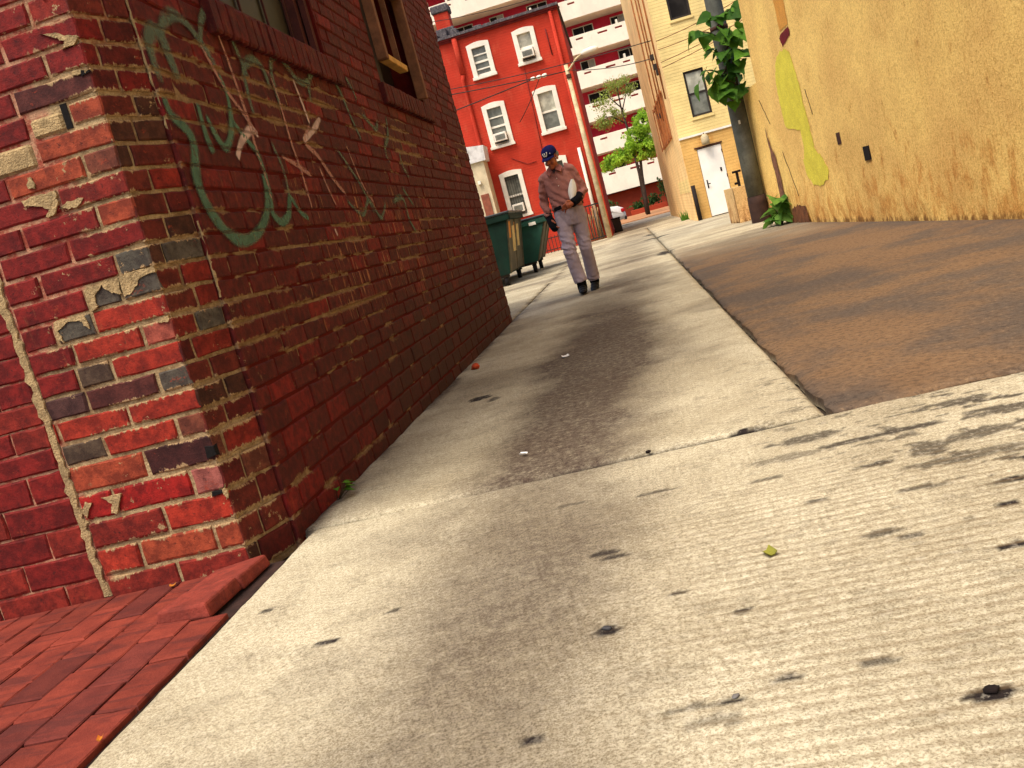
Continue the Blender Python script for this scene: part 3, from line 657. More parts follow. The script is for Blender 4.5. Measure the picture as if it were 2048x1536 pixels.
for code, wd, pts in STROKES:
    L = smooth_line(pts); vs = []; ed = []; nL = len(L)
    for i, q in enumerate(L):
        t = (L[min(i + 1, nL - 1)] - L[max(i - 1, 0)]).normalized(); s = Vector((-t.y, t.x, 0))
        taper = .55 + .45 * math.sin(math.pi * min(1, max(0, i / (nL - 1)))) ** .5
        ww = 1.4 * wd * taper * (.95 + .3 * mnoise.noise(Vector((q.x * 9, q.y * 9, wd * 50))))
        fade = min(1, i / 2, (nL - 1 - i) / 2)
        for k, e in ((-1, 0), (-.5, .8), (0, 1), (.5, .8), (1, 0)):
            u = q + s * ww * k; vs.append((WX + .0052 + .0004 * (len(vs) % 3), u.x, u.y)); ed.append(e * fade)
    fs = [(5 * i + j, 5 * i + j + 1, 5 * i + j + 6, 5 * i + j + 5) for i in range(nL - 1) for j in range(4)]
    o = MB().add(vs, fs).build('graffiti_stroke', {'g': M_green, 's': M_greens, 'p': M_pink, 'w': M_white}[code], bb, recalc=False,
        label={'g': 'faded grey green spray paint stroke', 's': 'green spray paint stroke', 'p': 'faded pink spray paint stroke', 'w': 'white spray paint stroke'}[code])
    at = o.data.attributes.new('edge', 'FLOAT', 'POINT'); at.data.foreach_set('value', np.array(ed, np.float32))

# ------------------------------------------------------------------ red brick pavement in front of it
def paver_material():
    n = N('paver_brick'); p = n.pos(); base = n.nd('ShaderNodeObjectInfo').outputs['Color']
    mid = n.noise(p, 11, 6, .65); fine = n.noise(p, 150, 4, .7); band = n.noise(n.scaled(p, (3, 16, 1)), 1.0, 6, .65, .8)
    c = n.mix(n.step(mid, .35, .65), n.mix(1.0, base, (.7, .66, .7), 'MULTIPLY'), base)
    c = n.mix(n.math('MULTIPLY', n.step(band, .48, .64), .7), c, S(80, 36, 31))
    c = n.mix(n.math('MULTIPLY', n.step(fine, .45, .7), .4), c, n.mix(1.0, c, (.55, .5, .5), 'MULTIPLY'))
    n.bump(n.math('ADD', fine, mid), .45, .004); return n.fin(c, .85, spec=.2)
M_pav = paver_material()
pav = structure('brick_pavement')
MB().box(-8, -4, -.05, -1.335, FY + .02, -.016).build('sand_bed', simple('joint_sand', S(52, 34, 28), .95, .3, 20), pav)
rp = random.Random(21); PM = []
for q in range(6):
    m = bpy.data.meshes.new('paver_%d' % q); v, f = brick_points(.24, .114, .05, rp, .0015, .0035)
    m.from_pydata([(x, z, -y) for x, y, z in v], [], f)
    bm = bmesh.new(); bm.from_mesh(m); bmesh.ops.recalc_face_normals(bm, faces=bm.faces); bm.to_mesh(m); bm.free(); m.materials.append(M_pav); PM.append(m)
cnt = 0
for c in range(12):
    x = -1.3975 - c * .1205; y = FY - .012 - (.0 if c == 0 else (.125 if c % 2 else .25)); 
    y = FY - .006 if c else 2.30; first = True
    while y > 0.9 and cnt < 150:
        L = (.247 if c % 2 else .1235) if (first and c) else .247; first = False
        if True:
            o = bpy.data.objects.new('paver_brick', PM[rp.randrange(6)]); col.objects.link(o); o.parent = pav
            o.scale = (L / .247, 1, 1); o.location = (x, y - L / 2, rp.uniform(-.0015, .0015)); o.rotation_euler = (rp.uniform(-.006, .006), rp.uniform(-.006, .006), math.pi / 2 + rp.uniform(-.006, .006))
            k = rp.uniform(.74, 1.14); cc = S(134, 56, 40) if rp.random() < .75 else S(112, 48, 38); o.color = (cc[0] * k, cc[1] * k, cc[2] * k, 1); cnt += 1
        y -= L
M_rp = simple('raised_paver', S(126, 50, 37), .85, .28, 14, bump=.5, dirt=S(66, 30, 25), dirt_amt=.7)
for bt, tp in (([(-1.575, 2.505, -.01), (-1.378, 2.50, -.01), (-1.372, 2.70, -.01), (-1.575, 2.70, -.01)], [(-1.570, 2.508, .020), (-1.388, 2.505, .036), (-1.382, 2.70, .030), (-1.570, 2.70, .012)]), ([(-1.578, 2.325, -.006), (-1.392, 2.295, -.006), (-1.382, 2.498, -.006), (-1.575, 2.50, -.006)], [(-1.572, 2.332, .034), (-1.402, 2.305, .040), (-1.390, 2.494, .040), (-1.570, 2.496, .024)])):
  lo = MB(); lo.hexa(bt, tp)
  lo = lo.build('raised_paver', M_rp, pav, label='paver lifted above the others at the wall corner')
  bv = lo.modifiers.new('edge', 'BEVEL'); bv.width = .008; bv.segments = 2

# ------------------------------------------------------------------ long yellow stucco wall on the right
def stucco(name, c, stain, z_dirt=1.0):
    n = N(name); p = n.pos(); Z = n.xyz(p)[2]
    big = n.noise(p, 1.1, 5, .6); mid = n.noise(n.scaled(p, (1, 1, .55)), 7, 6, .72); fine = n.noise(p, 32, 4, .8); grit = n.noise(p, 70, 3, .8)
    cc = n.mix(n.step(big, .34, .66), tuple(x * .86 for x in c), tuple(min(1, x * 1.12) for x in c))
    low = n.step(Z, 0.0, z_dirt, 0.15, -0.02)
    cc = n.mix(n.math('MULTIPLY', n.step(n.math('ADD', mid, low), .54, .74), .68), cc, stain)
    run = n.noise(n.scaled(p, (26, 26, 1.2)), 1.0, 5, .7)
    cc = n.mix(n.math('MULTIPLY', n.step(run, .58, .74), .40), cc, stain)
    scr = n.noise(n.scaled(p, (60, 60, 7)), 1.0, 4, .7)
    cc = n.mix(n.math('MULTIPLY', n.math('MULTIPLY', n.step(scr, .60, .70), n.step(Z, .2, .9, 1.0, .2)), .45), cc, tuple(x * .5 for x in stain))
    cc = n.mix(n.math('MULTIPLY', n.step(n.math('ADD', mid, n.step(Z, 0, .10, .22, 0)), .62, .80), .7), cc, S(92, 62, 38))
    cc = n.mix(n.math('MULTIPLY', n.step(fine, .48, .60), .45), cc, n.mix(1.0, cc, (.62, .54, .42), 'MULTIPLY'))
    cc = n.mix(n.math('MULTIPLY', n.step(grit, .50, .58), .58), cc, n.mix(1.0, cc, (.62, .52, .36), 'MULTIPLY'))
    n.bump(n.math('ADD', fine, n.math('MULTIPLY', grit, .9)), .6, .010)
    return n.fin(cc, .92, spec=.15)
M_stuc = stucco('yellow_stucco', S(252, 206, 122), S(206, 136, 60))
yw = thing('stucco_wall', 'long yellow stucco wall with bright yellow paint blotch and stained foot', 'wall', (2.3, 8, 0))
WA = Vector((2.632, 6.87, 0)); WD = Vector((-.0806, .9967, 0)); WN = Vector((-.9967, -.0806, 0))     # s along, normal to the alley
def wp(s, z, out=0.0): q = WA + WD * s + WN * out; return (q.x, q.y, z)
def wall_sheet(name, s0, s1, z1, mat, parent, seed, back=0.0):
    """wall with a slightly wavy face and a ragged foot"""
    ns, nz = max(2, int((s1 - s0) / .10)), 44; v = []
    for j in range(nz + 1):
        for i in range(ns + 1):
            s = s0 + (s1 - s0) * i / ns; z = z1 * (j / nz) ** 1.6
            b = (fbm(s, z, .9, seed) - .5) * .03 + (fbm(s, z, 5, seed + 1) - .5) * .010
            if j == 0: z = -.03
            if j < 5: b -= max(0, float(fbm(s, 0, 7, seed + 2)) - .42) * .12 * (1 - j / 5)
            if i == 0 or i == ns: b = 0
            v.append(wp(s, z, float(b) + back))
    f = [(j * (ns + 1) + i, j * (ns + 1) + i + 1, (j + 1) * (ns + 1) + i + 1, (j + 1) * (ns + 1) + i) for j in range(nz) for i in range(ns)]
    m = MB().add(v, f, True); a = [wp(s0, -.03, back - .012), wp(s1, -.03, back - .012), wp(s1, -.03, back - .35), wp(s0, -.03, back - .35)]
    m.hexa(a, [(x, y, z1) for x, y, z in a])
    return m.build(name, mat, parent)
wall_sheet('wall', -7, 6.60, 6.5, M_stuc, yw, 3)
wall_sheet('wall', 6.62, 9.80, 2.05, M_stuc, yw, 5, -.26)
wall_sheet('wall', 9.84, 10.64, .62, stucco('dirty_pale_stucco', S(226, 190, 132), S(160, 108, 62), .7), yw, 8)
coping = MB(); a = [wp(-7, 6.5, .06), wp(6.64, 6.5, .06), wp(6.64, 6.5, -.4), wp(-7, 6.5, -.4)]; coping.hexa(a, [(x, y, 6.6) for x, y, z in a]); coping.build('coping', M_stuc, yw)
# paint marks: flat paint with its own ragged outline
def paint_patch(name, pts, mat, seed, out=.005, sub=6, jit=.018, label=None):
    r = random.Random(seed); P = []
    for i in range(len(pts)):
        a, b = pts[i], pts[(i + 1) % len(pts)]
        for k in range(sub): t = k / sub; P.append((a[0] + (b[0] - a[0]) * t + r.uniform(-jit, jit), a[1] + (b[1] - a[1]) * t + r.uniform(-jit, jit)))
    # drape over the wavy wall: grid clipped to the outline would be heavy, a fan of small steps is enough
    bm = bmesh.new(); vs = [bm.verts.new((s, z, 0)) for s, z in P]; f = bm.faces.new(vs); bmesh.ops.triangulate(bm, faces=[f])
    for _ in range(2): bmesh.ops.subdivide_edges(bm, edges=[e for e in bm.edges if e.calc_length() > .09], cuts=1); bmesh.ops.triangulate(bm, faces=bm.faces[:])
    for q in bm.verts:
        s, z = q.co.x, q.co.y; b = (fbm(s, z, .9, 3) - .5) * .03 + (fbm(s, z, 5, 4) - .5) * .010
        q.co = wp(s, z, float(b) + out)
    bm.verts.index_update(); m = MB().add([q.co[:] for q in bm.verts], [[q.index for q in f.verts] for f in bm.faces]); bm.free()
    o = m.build(name, mat, yw, recalc=False, label=label); return o
def paint_mat(name, c, c2):
    n = N(name); p = n.pos(); f = n.noise(p, 32, 4, .8); g = n.noise(p, 70, 3, .8); a = n.noise(p, 6, 4, .6)
    cc = n.mix(n.step(a, .35, .7), c, c2); cc = n.mix(n.math('MULTIPLY', n.step(f, .45, .7), .4), cc, c2); cc = n.mix(n.math('MULTIPLY', n.step(g, .49, .57), .6), cc, tuple(x * .55 for x in c))
    n.bump(n.math('ADD', f, g), .5, .006); return n.fin(cc, .8, spec=.15)
paint_patch('paint_mark', [(5.40,2.04),(5.20,2.10),(4.85,2.09),(4.70,2.02),(4.61,1.65),(4.57,1.21),(4.57,1.04),(4.54,.86),(4.30,.76),(4.17,.62),(4.24,.50),(4.55,.44),(4.85,.46),(5.05,.58),(5.07,.78),(4.92,.88),(4.94,1.14),(5.56,1.22),(5.60,1.62),(5.53,1.88)],
            paint_mat('acid_yellow_paint', S(232, 216, 78), S(214, 196, 70)), 4, label='bright acid yellow paint blotch')
paint_patch('paint_mark', [(5.03,2.24),(4.95,2.27),(4.55,2.285),(4.51,2.24),(4.54,2.19),(4.95,2.13)], paint_mat('maroon_paint', S(120, 30, 34), S(100, 26, 28)), 6, jit=.004, label='small maroon painted lozenge')
paint_patch('paint_mark', [(5.0,3.6),(4.54,3.6),(4.52,2.62),(4.54,2.31),(4.93,2.30),(4.95,2.9)], paint_mat('ochre_patch', S(224, 158, 70), S(204, 140, 62)), 7, jit=.01, label='darker ochre repair strip')
M_dark = simple('dark_hollow', S(26, 16, 12), .95, .3, 12)
def wall_box(name, s0, s1, z0, z1, o0, o1, mat, label=None):
    m = MB(); a = [wp(s0, z0, o1), wp(s1, z0, o1), wp(s1, z0, o0), wp(s0, z0, o0)]; m.hexa(a, [(x, y, z1) for x, y, z in a]); return m.build(name, mat, yw, label=label)
M_rust = simple('rusty_iron', S(70, 40, 28), .85, .35, 20)
wall_box('socket_hole', 2.74, 2.90, .615, .755, -.03, .012, M_dark, 'square dark hole in the stucco')
wall_box('socket_hole', 3.52, 3.64, .84, .965, -.03, .011, M_rust, 'small rusty slot in the stucco')
# broken corner: old timber and brick showing where the stucco has fallen away
paint_patch('broken_edge', [(6.60,1.36),(6.50,1.08),(6.44,1.00),(6.36,.98),(6.34,.7),(6.33,.34),(6.30,.02),(6.585,.02),(6.585,.6),(6.59,1.0)], simple('exposed_brick_core', S(124, 82, 58), .9, .4, 14, bump=.8, dirt=S(60, 36, 26)), 9, out=.012, jit=.018, label='fallen stucco showing the rough core')
paint_patch('broken_edge', [(6.05,.20),(5.70,.24),(5.36,.20),(5.34,.0),(6.2,.0)], simple('damp_stain', S(110, 66, 36), .9, .4, 10, bump=.6), 10, out=.010, jit=.02, label='damp brown patch at the wall foot')
cr = MB()
for (s0, z0, s1, z1) in ((5.95, .95, 5.62, .35), (4.42, 1.55, 4.36, 1.25), (6.3, 1.35, 6.62, 1.72)):
    rr = random.Random(int(s0 * 10)); pts = [wp(s0 + (s1 - s0) * t + rr.uniform(-.012, .012), z0 + (z1 - z0) * t, float((fbm(s0 + (s1 - s0) * t, z0 + (z1 - z0) * t, .9, 3) - .5) * .03) + .004) for t in np.linspace(0, 1, 9)]
    cr.tube(pts, [.004] * 9, 5)
cr.build('crack', M_rust, yw)
# iron bracket standing by the low end
ib = MB(); ib.box(1.985, 16.95, -.02, 2.03, 17.0, .90, .004); ib.box(1.93, 16.94, .86, 2.08, 16.99, .90, .004); ib.box(1.93, 16.93, .66, 1.985, 16.98, .70, .004)
tag(ib.build('iron_bracket', M_dark), 'black iron bracket on the low yellow wall left of the pole', 'bracket')

# ------------------------------------------------------------------ utility pole with vine
M_pole = simple('grey_painted_pole', S(88, 88, 78), .8, .3, 5, fine=30, dirt=S(52, 50, 42))
pl = thing('utility_pole', 'dark grey pole with a vine round it beside the yellow wall', 'pole', (2.04, 15.42, 0))
MB().tube([(2.04, 15.42, z) for z in (.42, 1.2, 2.4, 4, 7.5)], [.138, .136, .132, .128, .12], 20).build('shaft', M_pole, pl)
MB().tube([(2.04, 15.42, z) for z in (-.04, .0, .30, .42)], [.158, .152, .150, .144], 20).build('base_sleeve', simple('dark_brown_sleeve', S(52, 34, 26), .85, .3, 8), pl)
MB().tube([(2.04, 15.42, 3.05), (2.04, 15.42, 3.10)], [.140, .140], 20).build('band', M_rust, pl)
pt = MB(); pt.box(2.00, 15.275, 1.57, 2.03, 15.283, 1.63); pt.build('number_tag', simple('tag_white', S(210, 205, 190)), pl)

def leaf_mesh(name, size, mat, seed):
    """broad lobed leaf, folded along its midrib and drooping at the tip, stalk end at the origin, pointing along +y"""
    r = random.Random(seed); L = [(0, 0), (.22, -.10), (.46, .02), (.52, .26), (.40, .44), (.34, .58), (.18, .80), (0, 1.05)]
    L = [(x * r.uniform(.88, 1.12), y) for x, y in L]; v = []; f = []
    mid = [0, .12, .3, .48, .66, .85]
    dz = lambda x, y: .16 * abs(x) - .28 * y * y + r.uniform(-.015, .015)
    for x, y in L: v.append((x * size, y * size, dz(x, y) * size))
    for x, y in L[1:-1]: v.append((-x * size * r.uniform(.9, 1.1), y * size, dz(x, y) * size))
    for y in (.2, .5, .8): v.append((0, y * size, (-.28 * y * y) * size))
    nR = len(L); a, b, c = nR + 6, nR + 7, nR + 8
    f = [(0, 1, a), (1, 2, a), (2, 3, a), (3, b, a), (3, 4, b), (4, 5, b), (5, c, b), (5, 6, c), (6, 7, c)]
    lf = lambda i: nR + i - 1
    f += [(lf(1), 0, a), (lf(2), lf(1), a), (lf(3), lf(2), a), (b, lf(3), a), (lf(4), lf(3), b), (lf(5), lf(4), b), (c, lf(5), b), (lf(6), lf(5), c), (7, lf(6), c)]
    me = bpy.data.meshes.new(name); me.from_pydata(v, [], f); me.polygons.foreach_set('use_smooth', [True] * len(f)); me.materials.append(mat); return me
def leaf_mat(name, c, c2, tr=.35):
    n = N(name); p = n.pos(); ob = n.nd('ShaderNodeObjectInfo').outputs['Random']; a = n.noise(p, 14, 4, .6)
    cc = n.mix(ob, c, c2); cc = n.mix(n.math('MULTIPLY', n.step(a, .4, .7), .5), cc, tuple(x * .5 for x in c))
    ts = n.nd('ShaderNodeBsdfTranslucent'); n.put(ts.inputs[0], n.mix(.5, cc, tuple(min(1, x * 2) for x in c2)))
    mx = n.nd('ShaderNodeMixShader'); mx.inputs[0].default_value = tr
    n.t.links.new(n.b.outputs[0], mx.inputs[1]); n.t.links.new(ts.outputs[0], mx.inputs[2]); n.t.links.new(mx.outputs[0], n.out.inputs[0])
    return n.fin(cc, .6, spec=.12)
M_leaf = leaf_mat('vine_leaf', S(40, 74, 20), S(92, 132, 34), .25)
M_stem = simple('vine_stem', S(64, 52, 30), .8, .3, 20)
vine = thing('vine', 'broad leaved vine growing out from the upper part of the grey pole', 'plant', (2.04, 15.28, 2.0))
LM = [leaf_mesh('vine_leaf_%d' % i, .27, M_leaf, i) for i in range(6)]
rv = random.Random(5); stems = MB()
def vine_branch(p0, p1, sag):
    p0, p1 = Vector(p0), Vector(p1); pts = [p0.lerp(p1, t) + Vector((0, 0, math.sin(math.pi * t) * sag)) for t in np.linspace(0, 1, 7)]
    stems.tube(pts, [.016 - .010 * i / 6 for i in range(7)], 5); return pts
TIPS = [((1.66, 15.0, 3.02), .10), ((1.86, 15.0, 3.18), .06), ((2.30, 15.05, 3.24), .08), ((1.74, 14.95, 2.74), .10), ((1.66, 14.95, 2.46), .08), ((1.74, 14.95, 2.26), .05),
        ((2.26, 15.0, 2.62), .06), ((2.28, 15.0, 2.9), .05), ((1.98, 14.95, 2.62), .03), ((1.88, 14.98, 2.1), .02), ((2.12, 15.0, 2.45), .03), ((2.05, 14.95, 2.95), .05)]
stems.tube([(2.04 + .15 * math.sin(z * 5), 15.42 - .16 * abs(math.cos(z * 5)) , z) for z in np.linspace(1.9, 3.25, 16)], .018, 6)
def put_leaf(meshes, p, d, parent, s, roll, name='leaf'):
    o = bpy.data.objects.new(name, meshes[rv.randrange(len(meshes))]); col.objects.link(o); o.parent = parent
    q = Vector(d).to_track_quat('Y', 'Z'); o.rotation_mode = 'QUATERNION'
    o.rotation_quaternion = q @ Matrix.Rotation(roll, 4, 'Y').to_quaternion(); o.location = Vector(p) - Vector(WORLD[parent.name]); o.scale = (s, s, s)
    return o
for tip, sag in TIPS:
    pts = vine_branch((2.04 + rv.uniform(-.06, .08), 15.27, tip[2] - rv.uniform(.05, .3)), tip, sag); dirn = (Vector(tip) - Vector((2.04, 15.3, tip[2] - .1)))
    for i in (2, 3, 4, 5, 6, 6):
        p = Vector(pts[i]) + Vector((rv.uniform(-.03, .03), rv.uniform(-.08, .04), rv.uniform(-.04, .04)))
        d = dirn.normalized() * .6 + Vector((rv.uniform(-.8, .8), rv.uniform(-.7, .1), rv.uniform(-1.0, -.1)))
        put_leaf(LM, p, d, vine, rv.uniform(.38, 1.10), rv.uniform(-.9, .9))
for i in range(15):
    p = (2.04 + rv.uniform(-.14, .20), 15.22 + rv.uniform(-.05, .05), rv.uniform(2.05, 3.05))
    put_leaf(LM, p, (rv.uniform(-.9, .9), rv.uniform(-.8, -.1), rv.uniform(-1, -.2)), vine, rv.uniform(.6, 1.1), rv.uniform(-.8, .8))
for p, d in (((1.55, 14.98, 3.02), (-.6, -.2, -.9)), ((2.34, 15.02, 3.22), (.4, -.1, .9)), ((1.72, 14.95, 2.2), (-.2, -.3, -1)), ((1.80, 14.95, 2.14), (0, -.3, -1)), ((1.50, 14.98, 2.30), (-.4, -.3, -.9))):
    put_leaf(LM, p, d, vine, .95, .4)
stems.build('stem', M_stem, vine)
LMW = [leaf_mesh('weed_leaf_%d' % i, .24, leaf_mat('weed_green_%d' % i, S(60, 104, 36), S(112, 150, 60), .3), i + 20) for i in range(3)]
weed = thing('weed', 'leafy green weed growing at the foot of the broken wall corner', 'plant', (2.02, 13.3, 0))
ws = MB()
for i in range(26):
    a = rv.uniform(0, 6.28); rr_ = rv.uniform(.03, .20); h = rv.uniform(.06, .40)
    p = Vector((2.00 + .75 * rr_ * math.cos(a), 13.22 + rr_ * math.sin(a), h)); ws.tube([(2.02, 13.3, 0), ((2.02 + p.x) / 2, (13.3 + p.y) / 2, h * .7), p], .005, 5)
    put_leaf(LMW, p, (math.cos(a), math.sin(a) - .4, rv.uniform(-.9, .3)), weed, rv.uniform(.6, 1.0), rv.uniform(-.6, .6))
ws.build('stem', M_stem, weed)

# ------------------------------------------------------------------ cream and ochre building behind the pole
yb = thing('brick_building', 'cream and ochre building with white steel door beyond the pole', 'building', (1.6, 23.3, 0))
def course_material(name, c, m, per=.075, joint=.18, stain=None):
    n = N(name); p = n.pos(); Z = n.xyz(p)[2]
    fr = n.math('FRACT', n.math('DIVIDE', Z, per)); j = n.step(fr, 0.0, joint, 1.0, 0.0)
    big = n.noise(p, 1.2, 5, .6); f = n.noise(p, 40, 4, .7); cc = n.mix(n.step(big, .35, .65), tuple(x * .86 for x in c), tuple(min(1, x * 1.1) for x in c))
    if stain: cc = n.mix(n.math('MULTIPLY', n.step(n.noise(n.scaled(p, (1, 1, .4)), 4, 6, .7), .5, .7), .6), cc, stain)
    cc = n.mix(n.math('MULTIPLY', j, .35), cc, m); cc = n.mix(n.math('MULTIPLY', n.step(f, .42, .7), .4), cc, tuple(x * .6 for x in c))
    n.bump(n.math('SUBTRACT', n.math('MULTIPLY', f, .5), j), .4, .012); return n.fin(cc, .9, spec=.12)
M_cream = course_material('cream_brick', S(236, 208, 138), S(170, 130, 70))
M_ochre = course_material('ochre_brick', S(220, 172, 98), S(160, 112, 56), stain=S(184, 124, 58))
M_orange = course_material('orange_side_brick', S(246, 208, 144), S(196, 132, 74), stain=S(222, 160, 92))
YF, XL = 23.3, 1.60
WY = [(2.04, 2.52, 2.42, 3.50), (2.04, 2.54, 4.72, 5.80)]; DR = (1.955, 2.545, 0.0, 1.675)
def panel_with_holes(x0, x1, z0, z1, holes, y0, y1):
    m = MB(); xs = sorted({x0, x1, *[h[0] for h in holes], *[h[1] for h in holes]}); zs = sorted({z0, z1, *[h[2] for h in holes], *[h[3] for h in holes]})
    for a, b in zip(xs, xs[1:]):
        for c, d in zip(zs, zs[1:]):
            if any(a >= h[0] - 1e-6 and b <= h[1] + 1e-6 and c >= h[2] - 1e-6 and d <= h[3] + 1e-6 for h in holes): continue
            m.box(a, y0, c, b, y1, d)
    return m
panel_with_holes(XL + .012, 7, 2.0, 8.5, WY, YF, YF + .3).build('wall', M_cream, yb, label='cream upper brick wall')
panel_with_holes(XL + .012, 7, -.05, 1.998, [DR], YF - .01, YF + .3).build('wall', M_ochre, yb, label='ochre ground floor wall')
MB().box(XL, YF - .002, -.05, XL + .012, 37, 8.5).box(XL + .012, 36.7, -.05, 7, 37, 8.5).build('wall', M_orange, yb, label='orange side wall')
MB().box(XL + .02, YF + .31, 8.3, 7, 36.6, 8.5).build('roof', M_rust, yb)
MB().box(XL + .02, YF + .305, 0, 7, YF + .36, 8.0).build('inner_wall', M_dark, yb)
M_whitep = simple('white_paint', S(226, 218, 200), .6, .08, 5, bump=.05, fine=25)
MB().box(XL + .0, YF - .045, 1.975, 3.4, YF - .011, 2.025, .004).build('trim', M_whitep, yb)
d = MB().box(DR[0] + .01, YF - .002, .02, DR[1] - .01, YF + .04, DR[3] - .02, .006).build('door', simple('white_steel_door', S(236, 228, 214), .5, .06, 3, bump=.03, fine=20), yb)
MB().tube([(2.035, YF - .002, .80), (2.035, YF - .06, .80), (2.10, YF - .06, .80)], .012, 8).build('handle', M_dark, d)
MB().box(2.02, YF - .012, .70, 2.05, YF - .003, .90).build('lock', M_dark, d); MB().box(2.40, YF - .012, 1.02, 2.44, YF - .003, 1.11).build('door_viewer', M_dark, d)
h_ = MB()
for z in (.25, .85, 1.45): h_.box(DR[1] - .025, YF - .018, z, DR[1] - .005, YF - .003, z + .08)
h_.build('hinge', M_rust, d)
MB().box(DR[0] - .05, YF - .035, DR[3], DR[1] + .03, YF - .011, DR[3] + .035).build('lintel', M_rust, yb)
M_dframe = simple('dark_bronze_frame', S(46, 38, 32), .6, .2, 6); M_pale = glass_mat('pale_glass', S(150, 146, 128), .1); M_mid = glass_mat('grey_glass', S(92, 92, 82), .1)
for k, (a, b, c, e) in enumerate(WY):
    f = MB(); f.box(a, YF + .04, c, a + .05, YF + .10, e); f.box(b - .05, YF + .04, c, b, YF + .10, e); f.box(a + .05, YF + .04, c, b - .05, YF + .10, c + .05); f.box(a + .05, YF + .04, e - .05, b - .05, YF + .10, e)
    f.box(a + .05, YF + .05, (c + e) / 2 - .025, b - .05, YF + .09, (c + e) / 2 + .025); wn = f.build('window', M_dframe, yb)
    MB().box(a + .05, YF + .07, c + .05, b - .05, YF + .08, (c + e) / 2 - .025).build('pane', M_mid if k == 0 else M_glass, wn); MB().box(a + .05, YF + .06, (c + e) / 2 + .025, b - .05, YF + .07, e - .05).build('pane', M_pale if k == 0 else M_glass, wn)
    MB().box(a - .03, YF - .03, c - .07, b + .03, YF - .002, c - .005).build('sill', M_cream, wn)
lm = MB(); lm.tube([(2.19, YF - .015, 1.97), (2.19, YF - .10, 1.99), (2.19, YF - .13, 1.93)], .012, 8); lm.build('lamp_arm', M_rust, yb)
wl = MB(); wl.tube([(2.19, YF - .14, 1.96), (2.19, YF - .15, 1.90), (2.19, YF - .16, 1.80), (2.19, YF - .16, 1.72)], [.05, .09, .10, .085], 14)
tag(wl.build('wall_lamp', simple('frosted_shade', S(178, 160, 124), .5, .15, 6)), 'rounded tan wall lamp above the white steel door', 'lamp')
rp_ = MB(); rp_.tube([(1.665, YF - .12, -.02), (1.665, YF - .12, .86)], .052, 12); tag(rp_.build('bollard', simple('black_iron_post', S(34, 24, 20), .8, .3, 10)), 'black iron post standing left of the white steel door', 'bollard')
# conduits, boxes and a window grille on its side wall
cd = MB()
for y, z0, z1, kx in ((24.2, 3.1, 7.5, .03), (25.6, 3.3, 8, .05), (27.0, 2.8, 8, .04), (29.0, 2.6, 7.6, .04)):
    cd.tube([(XL - kx, y, z0), (XL - kx, y, (z0 + z1) / 2), (XL - kx, y + .05, z1)], .020, 6)
M_pipe = simple('orange_brown_pipe_paint', S(150, 88, 44), .8, .3, 8)
cd.build('conduit', M_pipe, yb)
for (y, z) in ((24.2, 3.72), (25.3, 4.25), (24.9, 3.95), (28.2, 3.0)): MB().box(XL - .10, y, z, XL - .001, y + .16, z + .14, .006).build('junction_box', M_dframe, yb)
gr = MB(); 
for y in (25.4, 26.7, 28.0, 29.3, 30.6): gr.box(XL - .09, y, 2.15, XL - .06, y + .05, 3.5)
gr.box(XL - .07, 25.3, 2.2, XL - .03, 30.8, 2.25); gr.box(XL - .07, 25.3, 3.4, XL - .03, 30.8, 3.45)
gr.build('window_grille', M_pipe, yb)
MB().box(XL - .006, 25.5, 2.2, XL - .0005, 30.6, 3.45).build('window', simple('orange_shutter', S(176, 108, 54), .8, .3, 8), yb)
MB().box(XL - .008, 23.4, .72, XL - .001, 27.5, 1.05).build('paint_patch', M_cream, yb)
gt = MB().add([], []); rg = random.Random(2)
for i in range(26):
    a = rg.uniform(0, 6.28); p = Vector((1.5 + rg.uniform(-.10, .10), 26.4 + rg.uniform(-.25, .25), 0)); q = p + Vector((math.cos(a) * .08, math.sin(a) * .08, rg.uniform(.12, .30)))
    gt.add([p + Vector((.02, 0, 0)), p - Vector((.02, 0, 0)), q], [(0, 1, 2)])
tag(gt.build('grass_tuft', leaf_mat('grass_green', S(70, 110, 34), S(110, 150, 50)), recalc=False), 'small grass tuft at the foot of the ochre corner', 'plant')

# ------------------------------------------------------------------ red three-storey house
rh = thing('townhouse', 'bright red painted three storey brick house with white framed windows', 'building', (-2.5, 30, 0))
M_red = course_material('bright_red_painted_brick', S(184, 58, 40), S(150, 42, 30), .078, .2, stain=S(186, 82, 58))
M_redd = simple('red_painted_side', S(150, 34, 22), .85, .2, 3)
HW = [(-3.63, -2.96, 5.90, 6.90), (-2.14, -1.49, 5.92, 6.90), (-3.65, -2.96, 3.70, 5.00), (-1.97, -1.27, 3.70, 5.01), (-3.66, -2.97, 1.42, 2.82), (-2.14, -1.49, 1.45, 2.86)]
RY, RX0, RX1 = 30.0, -7.0, -.62
panel_with_holes(RX0, RX1, -.05, 7.15, HW, RY, RY + .35).build('wall', M_red, rh)
MB().box(RX1 - .35, RY + .352, -.05, RX1 - .003, 37.9, 7.15).build('wall', M_redd, rh, label='red side wall in the gap')
MB().box(RX0, RY + .4, 0, RX1 - .36, RY + .45, 7.1).build('inner_wall', M_dark, rh)
MB().box(RX0, 37.6, -.05, RX1 - .355, 37.9, 7.1).build('wall', M_redd, rh)
M_tar = simple('tar_flashing', S(78, 72, 74), .8, .4, 12, fine=30, dirt=S(170, 160, 150), dirt_amt=.6); M_corn = simple('dark_red_cornice', S(110, 30, 24), .75, .3, 6)
MB().box(RX0, RY - .06, 7.152, RX1 + .02, RY - .001, 7.21).box(RX0, RY - .12, 7.212, RX1 + .03, RY - .001, 7.26).build('cornice', M_corn, rh)
MB().box(RX0, RY - .16, 7.262, RX1 + .06, 37.9, 7.34).build('roof', M_tar, rh)
rf = MB(); rr = random.Random(9)
